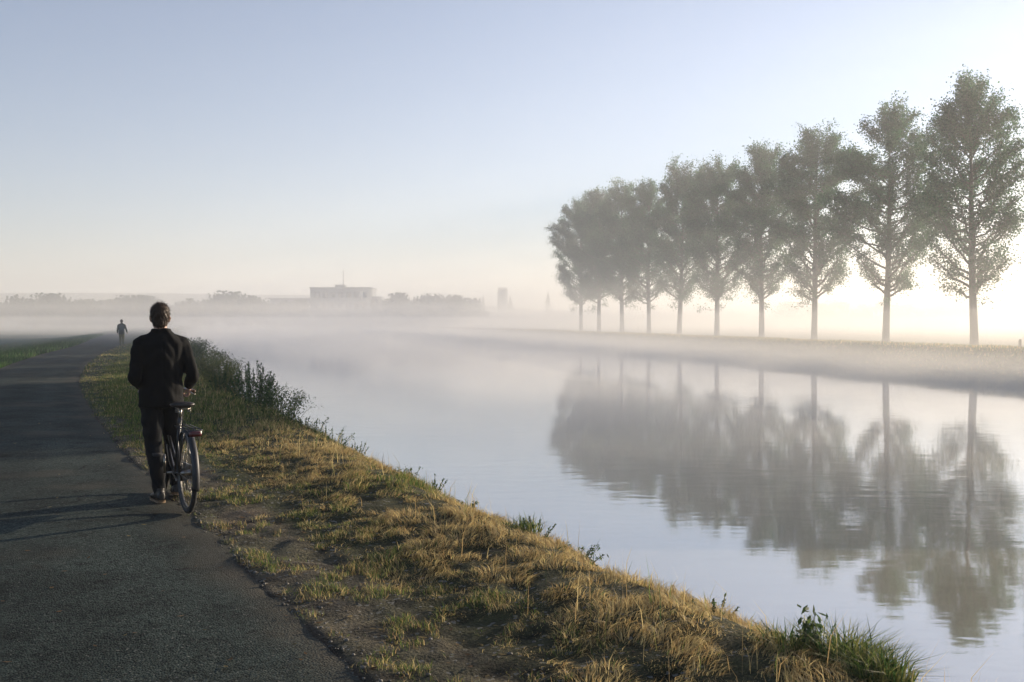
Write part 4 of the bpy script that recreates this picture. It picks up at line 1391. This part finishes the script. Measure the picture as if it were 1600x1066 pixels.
GZ = .008
MAN = (-3.19, 9.05, GZ); MAN_A = R(27)
man_pose = dict(head=(-.005, .02, 1.668), neck=(-.002, -.004, 1.525), pelvis=(0, 0, .95), chest=(0, 0, 1.36), yaw=R(-6),
                shl=(-.170, 0, 1.445), shr=(.170, 0, 1.445), ell=(-.232, -.055, 1.135), elr=(.265, -.045, 1.15), wrl=(-.158, .115, 1.045), wrr=(.262, .115, 1.035),
                handl=((.05, .30, -.85), (.9, .1, .1), (.1, .9, .2), 1.05), handr=((-.02, .30, -.85), (-.9, .1, .05), (0, .9, .2), 1.05),
                hpl=(-.088, 0, .93), hpr=(.088, 0, .93), knl=(-.066, .03, .50), knr=(.112, .13, .515), anl=(-.030, -.045, .10), anr=(.135, .10, .14),
                toel=(-.12, 1), toer=(.10, 1), pitchl=0.0, pitchr=.16, groundr=.0)
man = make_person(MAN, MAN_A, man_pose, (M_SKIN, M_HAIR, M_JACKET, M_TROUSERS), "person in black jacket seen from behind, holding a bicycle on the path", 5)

M_J2 = simple("green_anorak", (.018, .035, .034), .85, var=.2, scale=60)
M_T2 = simple("khaki_cloth", (.10, .10, .045), .9, var=.15, scale=60)
M_H2 = simple("dark_hair", (.03, .025, .018), .6, var=.2, scale=60)
w_pose = dict(head=(0, .03, 1.668), neck=(0, .004, 1.515), pelvis=(0, 0, .95), chest=(0, .01, 1.32), yaw=0,
              shl=(-.175, 0, 1.435), shr=(.175, 0, 1.435), ell=(-.25, -.02, 1.15), elr=(.275, -.06, 1.16), wrl=(-.265, .08, .91), wrr=(.345, .04, .93),
              handl=((.02, .2, -1), (.9, .2, 0), (.1, 1, .1), .45), handr=((.12, .2, -1), (-.9, .2, 0), (0, 1, .1), .45),
              hpl=(-.088, 0, .93), hpr=(.088, 0, .93), knl=(-.08, .17, .52), knr=(.09, .05, .49), anl=(-.07, .20, .11), anr=(.085, -.22, .16),
              toel=(-.08, 1), toer=(.08, 1), pitchr=.45)
WALK_D = 64.0; WALK_X = (190 - 800) / F * WALK_D
walker = make_person((WALK_X, WALK_D, GZ), R(21), w_pose, (M_SKIN, M_H2, M_J2, M_T2), "distant person with a backpack walking away along the path", 9, jacket_hem=.80, scale=.95)

b = MB()
rg = []
for z, w, d in ((.98, .115, .05), (1.0, .150, .075), (1.10, .165, .09), (1.25, .160, .085), (1.37, .140, .07), (1.43, .10, .05), (1.445, .05, .03)):
    a = np.linspace(0, 2 * np.pi, 24, endpoint=False)
    ex = np.sign(np.cos(a)) * np.abs(np.cos(a)) ** .6; ey = np.sign(np.sin(a)) * np.abs(np.sin(a)) ** .6
    rg.append(np.stack([ex * w, -.225 + ey * d, np.full(24, z)], 1))
b.rings(rg)
pack = b.remesh("backpack", simple("blue_grey_nylon", (.035, .06, .075), .7, var=.15, scale=30), None, .009, 3)
pack.location = walker.location; pack.rotation_euler = walker.rotation_euler; pack.scale = (.95,) * 3
tag(pack, "blue-grey backpack on the distant walker's back", "backpack")
b = MB()
for sx in (-1, 1):
    b.tube(spline([(sx * .09, -.16, 1.40), (sx * .10, -.02, 1.515), (sx * .105, .125, 1.42), (sx * .12, .142, 1.27), (sx * .15, .10, 1.12), (sx * .15, -.15, 1.06)], 18), .014, 8)
b.build("strap", M_J2, pack)
b = MB(); b.ell((0, -.318, 1.12), (.105, .028, .075)); b.build("front_pocket", pack.data.materials[0], pack)


# ------------------------------------------------------------------ bicycle
M_FRAME = simple("black_enamel", (.014, .012, .012), .28, var=.2, scale=20, spec=.6)
M_CHROME = simple("worn_chrome", (.30, .27, .24), .30, 1.0, var=.08, scale=30)
M_RUBBER = simple("tyre_rubber", (.018, .018, .019), .8, var=.2, scale=60)
M_SADDLE = simple("saddle_leather", (.02, .014, .011), .45, var=.2, scale=40)
M_RED = simple("red_lens", (.085, .007, .007), .3, var=.05, scale=20, spec=.7)
M_GUARD = simple("grey_mudguard", (.022, .023, .026), .5, .1, var=.1, scale=20)
M_RIM = simple("dull_rim", (.10, .095, .09), .4, .8, var=.1, scale=30)
M_GRIP = simple("brown_grip", (.13, .06, .03), .5, var=.15, scale=40)

BIKE = (-2.775, 8.475, GZ - .002)          # contact point of the rear wheel
bike = empty("bicycle", BIKE, R(30))      # its forward axis is +Y
tag(bike, "black city bicycle with rear rack and red tail light, held by the man", "bicycle")
WR = .345
AX = np.array([0, 0, WR]); FX = np.array([0, 1.13, WR]); BBk = np.array([0, .47, .29]); SEAT = np.array([0, .255, .80]); HT = np.array([0, .955, .86]); HB = np.array([0, .985, .70])


def circ(c, r, n=48, a0=0, a1=2 * math.pi, x=0.0, endpoint=False):
    a = np.linspace(a0, a1, n, endpoint=endpoint)
    return np.stack([np.full(n, c[0] + x), c[1] + np.cos(a) * r, c[2] + np.sin(a) * r], 1)


def wheel(c):
    w = empty("wheel", tuple(c)); w.parent = bike
    o0 = np.zeros(3)
    b = MB(); b.tube(circ(o0, WR - .021), .021, 10, closed=True); b.build("tyre", M_RUBBER, w)
    b = MB()
    for x in (-.010, .010): b.tube(circ(o0, WR - .044, x=x), .0065, 6, closed=True)
    b.tube(circ(o0, WR - .050), .0085, 6, closed=True); b.build("rim", M_RIM, w)
    b = MB(); b.tube([(-.055, 0, 0), (-.03, 0, 0), (.03, 0, 0), (.055, 0, 0)], [.012, .026, .026, .012], 12); b.build("hub", M_CHROME, w)
    b = MB()
    for k in range(36):
        a = k * math.tau / 36; a2 = a + (.55 if (k // 2) % 2 else -.55); x = .026 if k % 2 else -.026
        b.tube([(x, math.cos(a2) * .024, math.sin(a2) * .024), (0, math.cos(a) * (WR - .052), math.sin(a) * (WR - .052))], .0011, 4)
    b.build("spokes", M_CHROME, w, False)
    return w


wheel(AX); wheel(FX)
b = MB()
b.tube([BBk, SEAT], .0155, 10); b.tube([HT, HB], .019, 10)
b.tube(spline([HB + (0, -.006, .03), (0, .80, .50), (0, .60, .33), BBk], 14), .018, 10)       # low swept down tube
b.tube(spline([HT + (0, 0, -.05), (0, .78, .62), (0, .56, .46), (0, .42, .42)], 12), .0145, 10)
for sx in (-1, 1):
    b.tube([BBk + (sx * .028, -.02, 0), AX + (sx * .062, 0, 0)], .009, 8)
    b.tube([SEAT + (sx * .014, -.005, -.05), AX + (sx * .062, 0, 0)], .0075, 8)
b.build("frame", M_FRAME, bike)
b = MB()
b.tube([HB + (0, 0, -.01), HB + (0, .012, -.06)], .017, 10)
for sx in (-1, 1): b.tube(spline([HB + (sx * .012, .01, -.05), HB + (sx * .045, .02, -.09), (sx * .052, 1.06, .48), FX + (sx * .052, 0, 0)], 12), .0105, 8)
b.build("fork", M_FRAME, bike)


def guard(name, c, a0, a1, parent):
    a = np.linspace(a0, a1, 26); rg = []
    for r, th in ((WR + .016, 0), (WR + .013, 0)):
        pass
    v = []; pr = [(-.030, -.016), (-.022, .0), (0, .006), (.022, .0), (.030, -.016)]
    pr2 = [(x, y - .003) for x, y in reversed(pr)]
    for t in a:
        v.append(np.array([(c[0] + x, c[1] + math.cos(t) * (WR + .018 + y), c[2] + math.sin(t) * (WR + .018 + y)) for x, y in pr + pr2]))
    b = MB(); b.rings(v); 
    s = MB()
    for sx in (-1, 1):
        t = a0 + (a1 - a0) * (.92 if c[1] < .5 else .08)
        s.tube([(sx * .064, c[1], c[2]), (sx * .031, c[1] + math.cos(t) * (WR + .005), c[2] + math.sin(t) * (WR + .005))], .0022, 5)
    g = b.build(name, M_GUARD, parent); s.build("stay", M_CHROME, g)


guard("rear_mudguard", AX, R(50), R(198), bike)
guard("front_mudguard", FX, R(-8), R(148), bike)
b = MB(); b.tube([SEAT + (0, .01, -.03), SEAT + (0, -.018, .085)], .0125, 10); b.build("seat_post", M_CHROME, bike)
b = MB()
rg = []
for y, w, h, dz in ((-.135, .05, .02, .0), (-.125, .095, .032, .004), (-.07, .105, .036, .004), (-.01, .075, .034, -.002), (.06, .038, .028, -.006), (.12, .024, .022, -.008), (.135, .010, .010, -.01)):
    a = np.linspace(0, 2 * np.pi, 18, endpoint=False)
    sq = np.sin(a); sq = np.where(sq < 0, sq * .9, sq * .6)
    rg.append(np.stack([np.cos(a) * w, np.full(18, SEAT[1] - .01 + y), SEAT[2] + .115 + dz + sq * h], 1))
b.rings(rg); sad = b.build("saddle", M_SADDLE, bike)
b = MB()
for sx in (-1, 1):
    b.tube(spline([SEAT + (sx * .02, .10, .098), SEAT + (sx * .022, 0, .082), SEAT + (sx * .045, -.10, .082)], 8), .0035, 6)
    h = np.linspace(0, 1, 40)
    b.tube(np.stack([SEAT[0] + sx * .05 + np.cos(h * 25) * .014, SEAT[1] - .112 + np.sin(h * 25) * .014, SEAT[2] + .05 + h * .05], 1), .0026, 5)
b.tube([SEAT + (-.055, -.11, .078), SEAT + (.055, -.11, .078)], .004, 6)
b.build("springs", M_CHROME, sad)
# stem, bars, grips and brake levers
b = MB(); b.tube([HT + (0, 0, -.02), HT + (0, -.012, .10), HT + (0, .03, .135)], .0125, 10); b.build("stem", M_CHROME, bike)
HBC = HT + np.array([0, .03, .135])
b = MB()
bar = [(-.235, .80, .985), (-.232, .88, .992), (-.19, .99, .998), (-.08, 1.0, .995), HBC, (.08, 1.0, .995), (.19, .99, .998), (.232, .88, .992), (.235, .80, .985)]
b.tube(spline(bar, 40), .011, 10); hbar = b.build("handlebar", M_CHROME, bike)
for sx in (-1, 1):
    b = MB(); b.tube([(sx * .2325, .885, .9915), (sx * .235, .79, .984), (sx * .235, .772, .983)], [.0155, .0165, .013], 12); b.build("grip", M_GRIP, hbar)
    b = MB(); b.tube(spline([(sx * .222, .93, .99), (sx * .232, .90, .965), (sx * .245, .80, .955)], 10), [.009] * 3 + [.0055] * 7, 6); b.build("brake_lever", M_CHROME, hbar)
b = MB()
b.tube(spline([(.21, .95, .99), (.12, 1.10, .97), (.04, 1.04, .80), (.03, .98, .66)], 18), .0026, 5)
b.tube(spline([(-.21, .95, .99), (-.10, 1.09, .98), (-.03, .95, .76), (-.03, .60, .36), (-.05, .15, .34)], 24), .0026, 5)
b.tube(spline([SEAT + (.016, 0, -.02), SEAT + (.045, -.06, -.07), SEAT + (.04, -.09, -.17), SEAT + (.01, -.05, -.22)], 14), .003, 5)
b.build("cable", M_RUBBER, bike)
# luggage rack with stays
b = MB()
for x in (-.065, -.022, .022, .065): b.tube([(x, .17, .735), (x, -.29, .735)], .0048, 6)
b.tube(spline([(-.065, -.285, .735), (-.05, -.312, .735), (.05, -.312, .735), (.065, -.285, .735)], 12), .0048, 6)
for y in (.16, -.06, -.25): b.tube([(-.066, y, .733), (.066, y, .733)], .0042, 6)
for sx in (-1, 1):
    b.tube([(sx * .066, -.22, .733), (sx * .068, 0, WR + .01)], .0045, 6); b.tube([(sx * .066, .03, .733), (sx * .068, .0, WR + .01)], .0045, 6)
    b.tube([(sx * .03, .17, .735), (sx * .016, SEAT[1] - .03, .745)], .004, 6)
rack = b.build("luggage_rack", M_FRAME, bike)
b = MB()
rg = []
for y, s in ((-.318, .9), (-.330, 1.0), (-.345, .95), (-.352, .7)):
    a = np.linspace(0, 2 * np.pi, 20, endpoint=False)
    ex = np.sign(np.cos(a)) * np.abs(np.cos(a)) ** .5; ey = np.sign(np.sin(a)) * np.abs(np.sin(a)) ** .5
    rg.append(np.stack([ex * .052 * s, np.full(20, y), .708 + ey * .022 * s], 1))
b.rings(rg); b.build("tail_light", M_RED, bike)
b = MB(); b.box((-.055, -.319, .683), (.055, -.3135, .74)); b.build("tail_light_bracket", M_FRAME, bike, False)
# chain case, cranks, pedals, kickstand
b = MB()
rg = []
for y, hh in ((-.07, .03), (-.04, .055), (.0, .062), (.25, .07), (.42, .088), (.50, .095), (.55, .07), (.575, .03)):
    rg.append(np.array([(.072 + x, y, .345 - .055 * np.clip(y / .47, 0, 1.1) + s * hh) for x, s in ((-.011, -.9), (.011, -.9), (.014, 0), (.011, .9), (-.011, .9), (-.014, 0))]))
b.rings(rg); b.build("chain_case", M_FRAME, bike)
b = MB(); b.tube([BBk + (-.075, 0, 0), BBk + (.10, 0, 0)], .011, 8); 
CA = R(98)
for sx, s in ((1, -1), (-1, 1)):
    e = BBk + (sx * .098, math.cos(CA) * .17 * s, math.sin(CA) * .17 * s)
    b.tube([BBk + (sx * .092, 0, 0), e], [.012, .009], 8)
b.build("crank", M_CHROME, bike)
for sx, s in ((1, -1), (-1, 1)):
    e = BBk + (sx * .098, math.cos(CA) * .17 * s, math.sin(CA) * .17 * s)
    b = MB(); b.tube([e, e + (sx * .10, 0, 0)], .006, 6)
    b.box(e + np.array([min(sx * .018, sx * .098), -.042, -.011]), e + np.array([max(sx * .018, sx * .098), -.022, .011]))
    b.box(e + np.array([min(sx * .018, sx * .098), .022, -.011]), e + np.array([max(sx * .018, sx * .098), .042, .011]))
    b.build("pedal", M_RUBBER, bike, False)
b = MB(); b.tube([(-.05, .33, .30), (-.075, .05, .285), (-.085, .02, .283)], .0075, 8); b.build("kickstand", M_CHROME, bike)
b = MB(); b.ell((0, 1.065, .80), (.036, .045, .036)); b.tube([(0, 1.06, .80), (0, 1.0, .74)], .008, 6); b.build("headlight", M_FRAME, bike)
